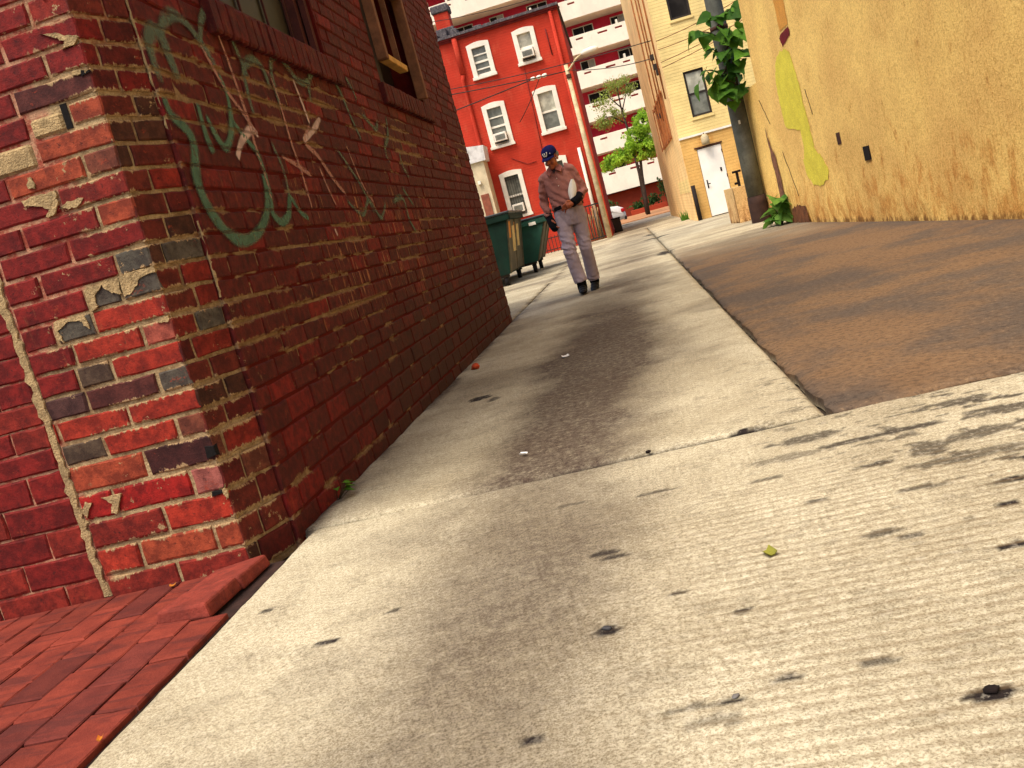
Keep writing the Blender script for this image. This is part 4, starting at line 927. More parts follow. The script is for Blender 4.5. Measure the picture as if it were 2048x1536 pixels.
for i in range(7): x = -4.7 + i * .35; rf.box(x, RY - .1 + .02 * i, 7.342, x + rr.uniform(.2, .34), RY + .5, 7.342 + rr.uniform(.04, .30) * (1 if i < 3 else .35), .015)
rf.build('flashing', M_tar, rh)
ch = MB().box(-4.45, RY + .3, 7.34, -3.98, RY + .85, 8.16, .01).build('chimney', M_red, rh); MB().box(-4.50, RY + .25, 8.162, -3.93, RY + .9, 8.40, .03).build('chimney_cap', M_tar, ch)
MB().box(-4.50, RY + .25, 7.342, -3.90, RY + .296, 7.68, .02).build('chimney_flashing', M_tar, ch)
for k, (x0, x1, z0, z1) in enumerate(HW):
    fr = MB(); w_ = .115; n_ = 10; arch = .10
    out = [(x0 - .03, z0 + .001), (x1 + .03, z0 + .001)] + [(x1 + .03 + (x0 - x1 - .06) * t, z1 - .02 + arch * math.sin(math.pi * (.12 + .76 * t)) ) for t in np.linspace(0, 1, n_)]
    inn_top = z1 - .13
    ring_o = [(x0 - .03, z0), (x1 + .03, z0), (x1 + .03, z1 - .0), *[(x1 + .03 + (x0 - x1 - .06) * t, z1 + arch * math.sin(math.pi * t)) for t in np.linspace(.1, .9, 7)], (x0 - .03, z1)]
    # side boards, sill and a segmental head
    fr.box(x0 - .03, RY - .05, z0, x0 + w_, RY + .06, z1 - .02, .006); fr.box(x1 - w_, RY - .05, z0, x1 + .03, RY + .06, z1 - .02, .006)
    head = [(x0 - .03, z1 - .13)] + [(x1 + .03, z1 - .13)] + [(x1 + .03 + (x0 - x1 - .06) * t, z1 - .015 + .055 * math.sin(math.pi * t)) for t in np.linspace(0, 1, 9)]
    fr.prism(head, (0, RY - .052, 0), (1, 0, 0), (0, 0, 1), (0, 1, 0), .11)
    wn = fr.build('window', M_whitep, rh)
    MB().box(x0 - .06, RY - .10, z0 - .09, x1 + .06, RY - .001, z0 - .002, .006).build('sill', M_whitep, wn)
    zi0, zi1 = z0 + .0, z1 - .13; zm = (zi0 + zi1) / 2
    s_ = MB(); s_.box(x0 + w_, RY + .03, zm - .03, x1 - w_, RY + .075, zm + .03); s_.box(x0 + w_, RY + .03, zi0, x1 - w_, RY + .07, zi0 + .07)
    if k in (0, 2): s_.box(x0 + w_, RY + .03, zi0 + (zi1 - zi0) * .25 - .02, x1 - w_, RY + .07, zi0 + (zi1 - zi0) * .25 + .02); s_.box(x0 + w_, RY + .03, zi0 + (zi1 - zi0) * .75 - .02, x1 - w_, RY + .07, zi0 + (zi1 - zi0) * .75 + .02)
    s_.build('sash', M_whitep, wn)
    up_ = M_pale if k in (1, 3) else M_mid
    MB().box(x0 + w_, RY + .072, zi0 + .02, x1 - w_, RY + .08, zm).build('pane', M_mid, wn); MB().box(x0 + w_, RY + .062, zm + .01, x1 - w_, RY + .07, zi1 + .05).build('pane', up_, wn)
    if k in (4,):
        br = MB()
        for q in range(6): xx = x0 + w_ + .04 + q * .075; br.box(xx, RY - .045, zi0, xx + .012, RY - .033, zi1)
        for z in (zi0 + .1, zi1 - .12): br.box(x0 + w_, RY - .033, z, x1 - w_, RY - .022, z + .02)
        br.build('security_bars', M_dframe, wn)
def aircon(x0, x1, z0, z1, label):
    t = thing('air_conditioner', label, 'air conditioner', ((x0 + x1) / 2, RY, z0), 'air conditioners in the red house windows')
    MB().box(x0, RY - .22, z0, x1, RY + .02, z1, .012).build('casing', M_whitep, t)
    g = MB()
    for q in range(6): zz = z0 + .05 + q * (z1 - z0 - .1) / 6; g.box(x0 + .05, RY - .232, zz, x1 - .05, RY - .221, zz + .018)
    g.build('grille', M_mid, t); MB().box(x0 + .03, RY - .18, z0 - .04, x1 - .03, RY - .03, z0 - .003).build('bracket', M_dframe, t)
aircon(-2.03, -1.62, 6.01, 6.27, 'white air conditioner in the upper right window of the red house')
aircon(-3.51, -3.10, 3.80, 4.06, 'white air conditioner in the middle floor left window of the red house')
aircon(-3.50, -3.13, 1.50, 1.78, 'white air conditioner behind the dumpsters in the barred window')
dp = MB(); dp.tube([(-3.96, RY - .07, z) for z in (7.2, 6.1)], .085, 10); dp.tube([(-3.96, RY - .07, 6.1), (-4.02, RY - .07, 5.9), (-4.02, RY - .07, 2.0), (-4.02, RY - .07, 0)], .06, 10); dp.build('downpipe', M_red, rh)
MB().tube([(-.86, RY - .06, 7.15), (-.86, RY - .06, 3.6), (-.86, RY - .06, .4)], .055, 10).build('downpipe', M_red, rh)
MB().tube([(-1.0, RY - .08, .02), (-1.0, RY - .08, 2.95)], .055, 10).build('white_pipe', M_whitep, rh, label='white pipe on the red wall')
cb = MB(); cb.tube([(-2.05, RY - .02, 5.75), (-2.1, RY - .02, 4.2), (-2.2, RY - .02, 1.2)], .012, 5); cb.tube([(-1.12, RY - .02, 6.7), (-1.1, RY - .02, 5.9)], .02, 5); cb.tube([(-3.15, RY - .02, 3.2), (-2.7, RY - .02, 2.9), (-2.4, RY - .02, 2.9)], .01, 5)
cb.build('cable', M_corn, rh)
fn = MB()
for q in range(13): x = -3.05 + q * .11; fn.box(x, 29.22, .0, x + .022, 29.24, .52)
fn.box(-3.1, 29.205, .44, -1.6, 29.22, .47); fn.box(-3.1, 29.205, .08, -1.6, 29.22, .11)
ft = thing('iron_fence', 'low black picket fence at the foot of the red house wall', 'fence', (-2.4, 29.23, 0))
pk = None
for q in range(13):
    x = -3.05 + q * .11
    if pk is None: pk = MB().box(x, 29.22, 0, x + .022, 29.242, .52).build('picket', M_dframe, ft)
    else: o = pk.copy(); col.objects.link(o); o.parent = ft; o.location = (q * .11, 0, 0)
MB().box(-3.1, 29.205, .44, -1.6, 29.219, .47).build('rail', M_dframe, ft); MB().box(-3.1, 29.205, .08, -1.6, 29.219, .11).build('rail', M_dframe, ft)
gt_ = thing('iron_gate', 'black iron gate with dry tan canes behind it beside the light pole', 'gate', (-1.0, 29.4, 0))
g = MB(); g.box(-1.36, 29.38, 0, -1.31, 29.43, 1.18); g.box(-.74, 29.38, 0, -.69, 29.43, 1.24); g.box(-1.31, 29.39, 1.10, -.74, 29.42, 1.14); g.box(-1.31, 29.39, .06, -.74, 29.42, .10); g.build('gate_frame', M_dframe, gt_)
for q in range(5): x = -1.24 + q * .105; MB().box(x, 29.39, .102, x + .03, 29.415, 1.098).build('bar', M_dframe, gt_)
cn_ = MB(); rc = random.Random(3)
for q in range(9): x = -1.28 + q * .05; cn_.tube([(x, 29.6, 0), (x + rc.uniform(-.05, .05), 29.6, .5), (x + rc.uniform(-.06, .1), 29.6, rc.uniform(.85, 1.12))], .020, 6)
tag(cn_.build('cane_screen', simple('dry_canes', S(168, 128, 84), .9, .3, 20)), 'dry tan canes standing behind the black iron gate', 'plant')
MB().box(-.80, 29.50, 0, -.66, 29.54, 1.28).build('gate_panel', M_dark, gt_)

# ------------------------------------------------------------------ street light, bin, shed, dumpsters
M_lpole = simple('pale_weathered_pole', S(196, 178, 140), .8, .25, 4, fine=20, dirt=S(120, 104, 74), dirt_amt=.7)
sl = thing('street_light', 'pale weathered light pole with a short curved lamp arm before the red house', 'street light', (-.72, 28.8, 0))
MB().tube([(-.70, 28.8, -.02), (-.72, 28.8, 2.6), (-.745, 28.8, 5.3)], [.085, .075, .06], 14).build('pole', M_lpole, sl)
MB().tube([(-.74, 28.78, 5.10), (-.62, 28.7, 5.18), (-.40, 28.6, 5.36), (-.16, 28.5, 5.44)], [.03, .03, .028, .026], 8).build('arm', M_lpole, sl)
lh = MB(); lh.tube([(-.22, 28.5, 5.43), (-.10, 28.48, 5.45), (.10, 28.45, 5.46), (.24, 28.42, 5.45), (.30, 28.41, 5.44)], [.035, .075, .085, .07, .03], 12); lh.build('lamp_head', M_whitep, sl)
MB().box(-.80, 28.70, 4.90, -.66, 28.9, 5.02, .01).build('clamp', M_rust, sl)
M_brwire = simple('wire_and_shadow_brown', S(128, 76, 40), .8, .2, 8)  # brown of the wires together with their shadows on the cream wall
def cable(label, pts, r=.012, sag=.12, mat=None, group='overhead wires'):
    mat = mat or (M_brwire if 'cream brick' in label or 'slack' in label else M_dframe); r = .009 if mat == M_brwire else r
    a, b = Vector(pts[0]), Vector(pts[1]); P = [a.lerp(b, t) - Vector((0, 0, sag * 4 * t * (1 - t))) for t in np.linspace(0, 1, 13)]
    return tag(MB().tube(P, r, 5).build('overhead_wire', mat), label, 'wire', group)
cable('thin wire crossing above the chimney of the red house', ((-7, 28.6, 8.12), (-.2, 28.6, 7.35)), .010, .25)
cable('second thin wire above the roof edge of the red house', ((-7, 28.4, 8.6), (3, 29, 7.9)), .010, .2)
cable('wire running from the left to the light pole below the top windows', ((-7, 28.8, 5.75), (-.74, 28.8, 5.12)), .016, .05)
cable('wire from the red wall across to the cream building', ((-7, 28.9, 5.95), (1.58, 24.2, 4.55)), .012, .15)
cable('lower service wire slanting over the red wall', ((-7, 28.9, 4.75), (-1.55, 28.9, 5.22)), .018, .02)
cable('wire from the insulator down to the middle window', ((-1.6, 29.0, 5.2), (-2.6, 29.9, 4.2)), .012, .05)
cable('wire from the light pole to the side of the cream building', ((-.74, 28.8, 5.15), (1.57, 25.4, 4.3)), .012, .1)
cable('upper wire in front of the cream brick wall', ((1.60, 23.2, 4.35), (4.2, 20, 4.55)), .012, .12)
cable('middle wire in front of the cream brick wall', ((1.60, 23.2, 4.15), (4.2, 20, 4.30)), .012, .14)
cable('lower wire in front of the cream brick wall', ((1.60, 23.2, 3.85), (4.2, 20, 4.1)), .012, .08)
cable('slack wire above the window of the cream building', ((1.60, 23.2, 3.72), (4.2, 20, 3.95)), .014, .05)
for x, wh_ in ((-1.80, 'leftmost'), (-1.62, 'middle'), (-1.44, 'rightmost')): tag(MB().tube([(x - .08, 28.85, 5.19), (x - .03, 28.85, 5.195), (x + .05, 28.85, 5.2), (x + .08, 28.85, 5.2)], [.03, .055, .055, .03], 8).build('insulator', M_whitep), wh_ + ' of the three white insulators on the wire before the red house', 'insulator', 'white insulators on the service wire')
tb = thing('trash_can', 'black wheeled bin at the far corner of the red house', 'bin', (-.42, 33, 0))
MB().hexa([(-.56, 32.8, .04), (-.30, 32.8, .04), (-.30, 33.2, .04), (-.56, 33.2, .04)], [(-.60, 32.75, .46), (-.31, 32.75, .46), (-.31, 33.25, .46), (-.60, 33.25, .46)]).build('body', M_dframe, tb)
MB().box(-.62, 32.72, .462, -.29, 33.28, .51, .015).build('lid', M_dark, tb); MB().tube([(-.60, 33.2, .06), (-.30, 33.2, .06)], .06, 10).build('wheel', M_dark, tb)

sh = thing('shed', 'small beige stucco outbuilding with white fascia left of the red house', 'building', (-4.8, 29.3, 0))
M_beige = simple('beige_stucco', S(196, 180, 146), .9, .15, 4, fine=30)
MB().box(-9, 29.05, -.05, -3.93, 29.9, 3.3).build('wall', M_beige, sh)
MB().prism([(-9, 3.302), (-3.84, 3.302), (-3.80, 3.75), (-9, 4.5)], (0, 28.97, 0), (1, 0, 0), (0, 0, 1), (0, 1, 0), .9).build('fascia', simple('white_fascia', S(206, 202, 196), .7, .15, 5, dirt=S(130, 110, 92)), sh)
MB().box(-4.28, 29.0, .9, -4.03, 29.049, 2.30, .004).build('shutter', simple('brown_shutter', S(132, 74, 54), .8, .25, 8), sh)
MB().box(-4.26, 28.94, 2.62, -4.16, 29.049, 2.73, .01).build('wall_light', M_whitep, sh)
M_dgreen = simple('dark_green_dumpster_paint', S(11, 36, 26), .75, .3, 3, fine=20, dirt=S(30, 32, 24), dirt_amt=.45, spec=.15)
M_dgreen2 = simple('green_dumpster_paint', S(15, 66, 49), .7, .25, 3, fine=20, dirt=S(40, 60, 46), dirt_amt=.4, spec=.4)
M_olive = simple('worn_olive_steel', S(84, 76, 54), .7, .35, 5, fine=25, dirt=S(130, 84, 34), dirt_amt=.35)
M_lid = simple('black_plastic_lid', S(26, 34, 34), .45, .2, 5, spec=.4)
M_lab = simple('faded_label', S(206, 176, 110), .7, .3, 12, fine=50, dirt=S(200, 120, 30), dirt_amt=.8); M_labo = simple('orange_label', S(206, 126, 28), .7, .25, 14)
M_rub = simple('castor_rubber', S(24, 22, 22), .8, .2, 10)
def dumpster(label, xl, yb_, depth, zt, zb, xt, xb, m_end, m_side, group='dumpsters behind the brick building'):
    """end profile faces the camera: straight back at xl, front leaning out from xb at the floor to xt at the rim"""
    t = thing('dumpster', label, 'dumpster', ((xl + xb) / 2, yb_, 0), group)
    y0, y1 = yb_, yb_ + depth; sx = lambda z: xb + (xt - xb) * (z - zb) / (zt - zb)
    MB().hexa([(xl, y0, zb), (xb, y0, zb), (xb, y1, zb), (xl, y1, zb)], [(xl, y0, zt), (xt, y0, zt), (xt, y1, zt), (xl, y1, zt)]).build('body', m_end, t)
    s = MB(); n_ = 0.012
    s.hexa([(sx(zb + .03) + .002, y0 + .01, zb + .03), (sx(zb + .03) + n_, y0 + .01, zb + .03), (sx(zb + .03) + n_, y1 - .01, zb + .03), (sx(zb + .03) + .002, y1 - .01, zb + .03)],
           [(sx(zt - .08) + .002, y0 + .01, zt - .08), (sx(zt - .08) + n_, y0 + .01, zt - .08), (sx(zt - .08) + n_, y1 - .01, zt - .08), (sx(zt - .08) + .002, y1 - .01, zt - .08)])
    s.build('front_plate', m_side, t)
    rb_ = None
    for q in range(3):
        yy = y0 + .02 + q * (depth - .12) / 2; r_ = MB()
        r_.hexa([(sx(zb), yy, zb), (sx(zb) + .022, yy, zb), (sx(zb) + .022, yy + .08, zb), (sx(zb), yy + .08, zb)], [(sx(zt), yy, zt - .02), (sx(zt) + .022, yy, zt - .02), (sx(zt) + .022, yy + .08, zt - .02), (sx(zt), yy + .08, zt - .02)])
        r_.build('rib', m_side, t)
    rim = MB(); rim.box(xl - .03, y0 - .04, zt - .09, xt + .05, y0 - .001, zt + .01, .006); rim.box(xl - .03, y1 + .001, zt - .09, xt + .05, y1 + .04, zt + .01, .006); rim.box(xt + .001, y0, zt - .09, xt + .06, y1, zt + .01, .006); rim.build('rim', m_end, t)
    MB().box(xl - .02, y0 - .05, zt + .012, xt + .07, y0 + depth / 2 - .01, zt + .06, .014).build('lid', M_lid, t); MB().box(xl - .02, y0 + depth / 2 + .01, zt + .012, xt + .07, y1 + .05, zt + .055, .014).build('lid', M_lid, t)
    sk = MB(); sk.box(xl + .05, y0 + .04, zb - .05, xb - .03, y0 + .12, zb - .002); sk.box(xl + .05, y1 - .12, zb - .05, xb - .03, y1 - .04, zb - .002); sk.build('skid', M_dframe, t)
    for (cx_, cy_) in ((xb - .10, y0 + .12), (xb - .10, y1 - .12), (xl + .2, y0 + .12), (xl + .2, y1 - .12)):
        wv = MB(); wv.tube([(cx_ - .035, cy_, .09), (cx_ + .035, cy_, .09)], .09, 14).build('castor', M_rub, t)
        MB().hexa([(cx_ - .045, cy_ - .04, zb - .07), (cx_ + .045, cy_ - .04, zb - .07), (cx_ + .045, cy_ + .04, zb - .07), (cx_ - .045, cy_ + .04, zb - .07)], [(cx_ - .045, cy_ - .04, zb - .052), (cx_ + .045, cy_ - .04, zb - .052), (cx_ + .045, cy_ + .04, zb - .052), (cx_ - .045, cy_ + .04, zb - .052)]).build('castor_fork', M_dframe, t)
    return t, sx
d1, sx1 = dumpster('dark green dumpster with worn olive front, nearest the brick building', -4.1, 16.0, 2.1, 1.20, .20, -2.03, -2.21, M_dgreen, M_olive)
for (ya, yb2, za, zb2, m_) in ((16.16, 16.42, .80, 1.08, M_labo), (16.62, 17.05, .55, 1.0, M_lab), (17.28, 17.62, .62, 1.02, M_lab), (16.95, 17.05, .86, 1.06, M_labo)):
    MB().hexa([(sx1(za) + .0125, ya, za), (sx1(za) + .017, ya, za), (sx1(za) + .017, yb2, za), (sx1(za) + .0125, yb2, za)], [(sx1(zb2) + .0125, ya, zb2), (sx1(zb2) + .017, ya, zb2), (sx1(zb2) + .017, yb2, zb2), (sx1(zb2) + .0125, yb2, zb2)]).build('label_sticker', m_, d1)
d2, sx2 = dumpster('lighter green dumpster with steep slanted front behind the dark one', -3.6, 18.3, 1.5, 1.02, .22, -1.60, -1.93, M_dgreen2, M_olive)
MB().box(-1.92, 18.24, .92, -1.78, 18.259, .98).build('label_sticker', M_whitep, d2)

# ------------------------------------------------------------------ apartment block, street trees, car
ap = thing('apartment_block', 'tall magenta red apartment block with rows of white balconies', 'building', (0, 76, 0))
M_mag = simple('magenta_red_brick', S(212, 50, 74), .85, .15, .6, fine=12); M_bal = simple('white_balcony_concrete', S(232, 222, 198), .8, .07, .7, fine=12, dirt=S(190, 176, 150), dirt_amt=.3)
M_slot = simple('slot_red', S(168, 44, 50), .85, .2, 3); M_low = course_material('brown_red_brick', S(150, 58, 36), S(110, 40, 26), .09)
MB().box(-24, 76.4, -.05, 14, 80, 27).build('wall', M_mag, ap)
MB().box(-24, 74.6, -.05, 14, 76.38, 2.0).build('ground_floor', M_low, ap, label='brown red brick ground floor')
FL = [(2.05, 3.80), (5.22, 6.55), (7.70, 9.05), (10.27, 11.62), (12.84, 14.20), (15.44, 16.85), (18.05, 19.40), (20.65, 22.0), (23.2, 24.6)]
M_curt = simple('pale_curtain', S(170, 168, 160), .8, .1, 3); M_frm = simple('pale_frame', S(222, 216, 200), .6, .05)
for k, (z0, z1) in enumerate(FL):
    sl_ = MB().box(-24, 74.0, z0, 14, 76.38, z0 + .14).build('balcony', M_bal, ap)
    pp = MB()
    holes = []
    for x in np.arange(-23.4, 13, 3.05):
        for q in (0, 1.35): holes.append((x + q, x + q + .75 - .2 * (q > 0), z1 - .36, z1 - .22))
    xs = sorted({-24.0, 14.0, *[h[0] for h in holes], *[h[1] for h in holes]})
    pp.box(-24, 73.85, z0, 14, 73.99, z1 - .36); pp.box(-24, 73.85, z1 - .22, 14, 73.99, z1)
    for a, b in zip(xs, xs[1:]):
        if not any(abs(a - h[0]) < 1e-6 for h in holes): pp.box(a, 73.85, z1 - .36, b, 73.99, z1 - .22)
    pp.build('parapet', M_bal, sl_)
    MB().box(-24, 74.02, z1 - .40, 14, 74.03, z1 - .18).build('parapet_slot_board', M_slot, sl_)  # red board closing the parapet slots from behind
    fn_ = MB(); 
    for x in np.arange(-21.9, 13, 6.1): fn_.box(x, 74.2, z0 + .15, x + .16, 76.38, z1 + .35)
    fn_.build('divider', M_bal, sl_)
    for j, x in enumerate(np.arange(-22.2, 13, 3.05)):
        if (j + k) % 5 == 3: continue
        wd = 1.6 if (j + k) % 2 else 1.1
        f = MB(); f.box(x, 76.32, z1 - .6, x + .07, 76.399, z1 + 1.0); f.box(x + wd, 76.32, z1 - .6, x + wd + .07, 76.399, z1 + 1.0); f.box(x + wd * .55, 76.32, z1 - .6, x + wd * .55 + .05, 76.399, z1 + 1.0); f.box(x + .07, 76.32, z1 + .94, x + wd, 76.399, z1 + 1.0)
        wn = f.build('window', M_frm, ap); MB().box(x + .07, 76.36, z1 - .6, x + wd * .55, 76.37, z1 + .94).build('pane', M_glass, wn); MB().box(x + wd * .55 + .05, 76.36, z1 - .6, x + wd, 76.37, z1 + .94).build('pane', M_glass if (j * 3 + k) % 4 else M_curt, wn)
gd = MB(); gd.box(-8, 74.55, .0, -5, 74.59, 1.7); gd.box(3.2, 74.55, .0, 4.4, 74.59, 1.7); gd.build('doorway', M_dark, ap)
lw = MB().box(.25, 68.6, -.02, 2.9, 69.2, .38, .02); tag(lw.build('planter_wall', M_low), 'low orange brick planter before the apartment block', 'planter')

def leaf_cloud(blobs, count, size, seed):
    r = np.random.default_rng(seed); V = []; 
    wts = np.array([b[4] for b in blobs], float); wts /= wts.sum()
    for bi, n_ in enumerate((wts * count).astype(int)):
        c, rx, ry, rz, _ = blobs[bi]; d = r.normal(size=(n_, 3)); d /= np.linalg.norm(d, axis=1)[:, None]
        rad = r.uniform(.05, 1.25, n_) ** .6 * (1 + .28 * np.sin(d[:, 0] * 5 + bi) * np.cos(d[:, 2] * 6 + bi))
        P = np.array(c) + d * rad[:, None] * np.array([rx, ry, rz])
        keep = np.array([mnoise.noise(Vector(p * 1.9)) for p in P]) > -.12; P = P[keep]
        a = r.normal(size=P.shape); a /= np.linalg.norm(a, axis=1)[:, None]; b = np.cross(a, r.normal(size=P.shape)); b /= np.linalg.norm(b, axis=1)[:, None]
        s = size * r.uniform(.6, 1.3, (len(P), 1)); a[:, 2] -= .4
        V.append(np.stack([P - b * s * .5, P + a * s * .55 - b * s * .08, P + b * s * .5, P - a * s * .5], 1))
    V = np.concatenate(V).reshape(-1, 3); k = len(V) // 4
    return V, np.arange(4 * k).reshape(k, 4)
def crown_mat(name, c, c2):
    n = N(name); p = n.pos(); a = n.noise(p, 1.1, 4, .6); r = n.nd('ShaderNodeNewGeometry').outputs['Random Per Island']
    cc = n.mix(r, c, c2); cc = n.mix(n.math('MULTIPLY', n.step(a, .4, .65), .5), cc, tuple(x * 1.5 for x in c2))
    ts = n.nd('ShaderNodeBsdfTranslucent'); n.put(ts.inputs[0], cc); mx = n.nd('ShaderNodeMixShader'); mx.inputs[0].default_value = .4
    n.t.links.new(n.b.outputs[0], mx.inputs[1]); n.t.links.new(ts.outputs[0], mx.inputs[2]); n.t.links.new(mx.outputs[0], n.out.inputs[0])
    return n.fin(cc, .6, spec=.2)
def tree(label, base, limbs, blobs, count, size, c, c2, trunk_c, seed, group=None, name='street_tree', cat='tree'):
    t = thing(name, label, cat, base, group); b = Vector(base)
    if limbs:
        for i, (pts, r0, r1) in enumerate(limbs):
            P = [b + Vector(p) for p in pts]; k = len(P)
            MB().tube(P, [r0 + (r1 - r0) * q / (k - 1) for q in range(k)], 9).build('trunk' if i == 0 else 'limb', trunk_c, t)
    V, F = leaf_cloud([(tuple(b + Vector(x[0])),) + tuple(x[1:]) for x in blobs], count, size, seed)
    m = MB(); m.v = [tuple(p) for p in V]; m.f = [tuple(q) for q in F]; m.sm = [False] * len(m.f)
    o = m.build('crown' if name.endswith('tree') else 'foliage', crown_mat(label[:18].replace(' ', '_'), c, c2), t, recalc=False); o['kind'] = 'stuff'
    return t
M_bark = simple('dark_bark', S(58, 46, 36), .9, .3, 8)
tree('young street tree with fresh bright green crown and thin dark trunk', (1.1, 53, 0),
     [([(0, 0, 0), (.05, 0, 1.1), (.15, 0, 2.2), (.28, 0, 3.1), (.3, 0, 4.3)], .12, .06), ([(.28, 0, 2.9), (-.2, -.1, 3.6), (-.9, -.2, 4.0)], .05, .02), ([(.28, 0, 3.2), (.7, .1, 4.0), (.9, .1, 4.6)], .05, .02), ([(.25, 0, 3.4), (.0, 0, 4.6), (-.1, 0, 5.8)], .05, .02)],
     [((.55, 0, 4.5), .75, .8, .75, 4), ((.85, 0, 5.0), .55, .7, .55, 2), ((.0, 0, 3.7), .7, .7, .5, 3), ((.75, 0, 3.6), .6, .7, .55, 3), ((-.95, 0, 3.45), .8, .7, .42, 2.4), ((-1.6, 0, 3.2), .4, .5, .3, .8), ((.4, 0, 3.3), .5, .6, .3, 1.2)],
     17000, .10, S(92, 136, 30), S(164, 196, 62), M_bark, 3)
tree('taller thin leaved tree with sparse olive green crown behind the young tree', (1.15, 58, 0),
     [([(0, 0, 0), (.1, 0, 2.5), (.05, 0, 5.0), (-.05, 0, 6.6), (.0, 0, 7.8)], .12, .03), ([(.0, 0, 5.6), (-.7, 0, 6.2), (-1.3, 0, 6.3)], .05, .02), ([(.0, 0, 6.4), (.4, 0, 7.2), (.6, 0, 7.9)], .04, .015), ([(0, 0, 6.5), (-.5, 0, 7.2), (-.9, 0, 7.6)], .04, .015)],
     [((.0, 0, 7.9), 1.0, .8, .55, 3), ((-1.0, 0, 7.1), .75, .7, .45, 1.6), ((-.7, 0, 6.2), .9, .7, .5, 2.4), ((-1.3, 0, 5.9), .55, .6, .4, 1.2), ((.6, 0, 7.4), .5, .6, .4, 1)],
     5200, .085, S(104, 116, 44), S(150, 164, 78), M_bark, 5)
for lb, bs, bl, sd in (('dark clipped hedge behind the low planter wall', (1.6, 69.8, 0), [((-.5, 0, .65), .75, .4, .35, 1), ((.4, 0, .72), .8, .4, .38, 1)], 8), ('dark shrub behind the white car', (-1.2, 60, 0), [((0, 0, .7), .7, .6, .6, 1)], 9), ('small bright shrub under the balconies at right', (2.72, 66, 0), [((0, 0, 1.5), .35, .35, .7, 1)], 10)):
    tree(lb, bs, None, bl, 900 if sd != 10 else 300, .16, S(30, 52, 22), S(58, 84, 36), M_bark, sd, name='shrub', cat='shrub')

car = thing('parked_car', 'white car parked across the end of the alley, tail light showing', 'car', (-2.0, 43, 0))
M_car = simple('white_car_paint', S(226, 222, 214), .3, .03, 3, bump=0, fine=5, spec=.5)
CX = -.10    # rear bumper
prof = [(0, .28), (.02, .50), (-.05, .78), (-.30, .92), (-.75, .97), (-1.15, 1.30), (-1.9, 1.42), (-2.7, 1.36), (-3.3, .98), (-4.1, .82), (-4.25, .60), (-4.25, .28)]
def car_slice(y, inset, z_in): return [(CX + x - (inset if x > -1 else -inset if x < -3.4 else 0) , y, z - (z_in if z > .95 else 0)) for x, z in prof]
rows = [(42.15, .12, .06), (42.25, .03, .02), (42.55, 0, 0), (43.45, 0, 0), (43.75, .03, .02), (43.85, .12, .06)]; vs = []; k = len(prof)
for y, i_, z_ in rows:
    for (x, yy, z) in car_slice(y, i_, z_): vs.append((x, (43 + (yy - 43) * (.80 if z > 1.0 else 1)), z))
fs = [(r_ * k + q, r_ * k + (q + 1) % k, (r_ + 1) * k + (q + 1) % k, (r_ + 1) * k + q) for r_ in range(len(rows) - 1) for q in range(k)] + [tuple(range(k)), tuple(reversed(range((len(rows) - 1) * k, len(rows) * k)))]
MB().add(vs, fs, True).build('body', M_car, car)
MB().add([(CX - .86, 42.24, 1.0), (CX - 1.25, 42.33, 1.27), (CX - 2.6, 42.33, 1.29), (CX - 3.1, 42.24, 1.0)], [(0, 1, 2, 3)]).build('side_window', M_glass, car)
for x in (CX - .85, CX - 3.45):
    wh = MB().tube([(x, 42.08, .31), (x, 42.30, .31)], .31, 20).build('wheel', M_rub, car); MB().tube([(x, 42.065, .31), (x, 42.079, .31)], .20, 16).build('rim', simple('alloy_rim', S(170, 170, 168), .4, .1, 4, metal=.6), wh)
    wh = MB().tube([(x, 43.70, .31), (x, 43.92, .31)], .31, 20).build('wheel', M_rub, car)
MB().box(CX - .16, 42.13, .60, CX + .0, 42.40, .76, .02).build('tail_light', simple('red_lens', S(190, 24, 34), .3, .1), car)
MB().box(CX - .16, 43.60, .60, CX + .0, 43.87, .76, .02).build('tail_light', bpy.data.materials['red_lens'], car)
MB().box(CX - .12, 42.2, .24, CX + .03, 43.8, .40, .03).build('bumper', M_dframe, car)

# ------------------------------------------------------------------ the walking man
man = thing('person', 'man in navy cap, rust pink shirt and pale grey trousers walking down the alley', 'person', (-.62, 10.28, 0))
def blend(shapes, voxel, smooth, name):
    """merge overlapping closed shapes into one continuous skin"""
    m = MB()
    for fn_ in shapes: fn_(m)
    me = bpy.data.meshes.new(name); me.from_pydata(m.v, [], m.f); bm = bmesh.new(); bm.from_mesh(me); bmesh.ops.recalc_face_normals(bm, faces=bm.faces); bm.to_mesh(me); bm.free()
    o = bpy.data.objects.new(name, me); col.objects.link(o)
    r = o.modifiers.new('r', 'REMESH'); r.mode = 'VOXEL'; r.voxel_size = voxel
    s = o.modifiers.new('s', 'SMOOTH'); s.iterations = smooth; s.factor = .5
    dg = bpy.context.evaluated_depsgraph_get(); ev = o.evaluated_get(dg); out = bpy.data.meshes.new_from_object(ev)
    v = np.zeros(len(out.vertices) * 3); out.vertices.foreach_get('co', v); v = v.reshape(-1, 3)
    nr = np.zeros(len(out.vertices) * 3); out.vertices.foreach_get('normal', nr); nr = nr.reshape(-1, 3)
    bpy.data.objects.remove(o); bpy.data.meshes.remove(me)
    return out, v, nr
def as_part(me, v, name, mat, parent):
    v = v - np.array(WORLD[parent.name]); me.vertices.foreach_set('co', v.ravel()); me.polygons.foreach_set('use_smooth', [True] * len(me.polygons))
    me.materials.clear(); me.materials.append(mat); me.name = name; me.update()
    o = bpy.data.objects.new(name, me); col.objects.link(o); o.parent = parent; WORLD[o.name] = WORLD[parent.name]; return o
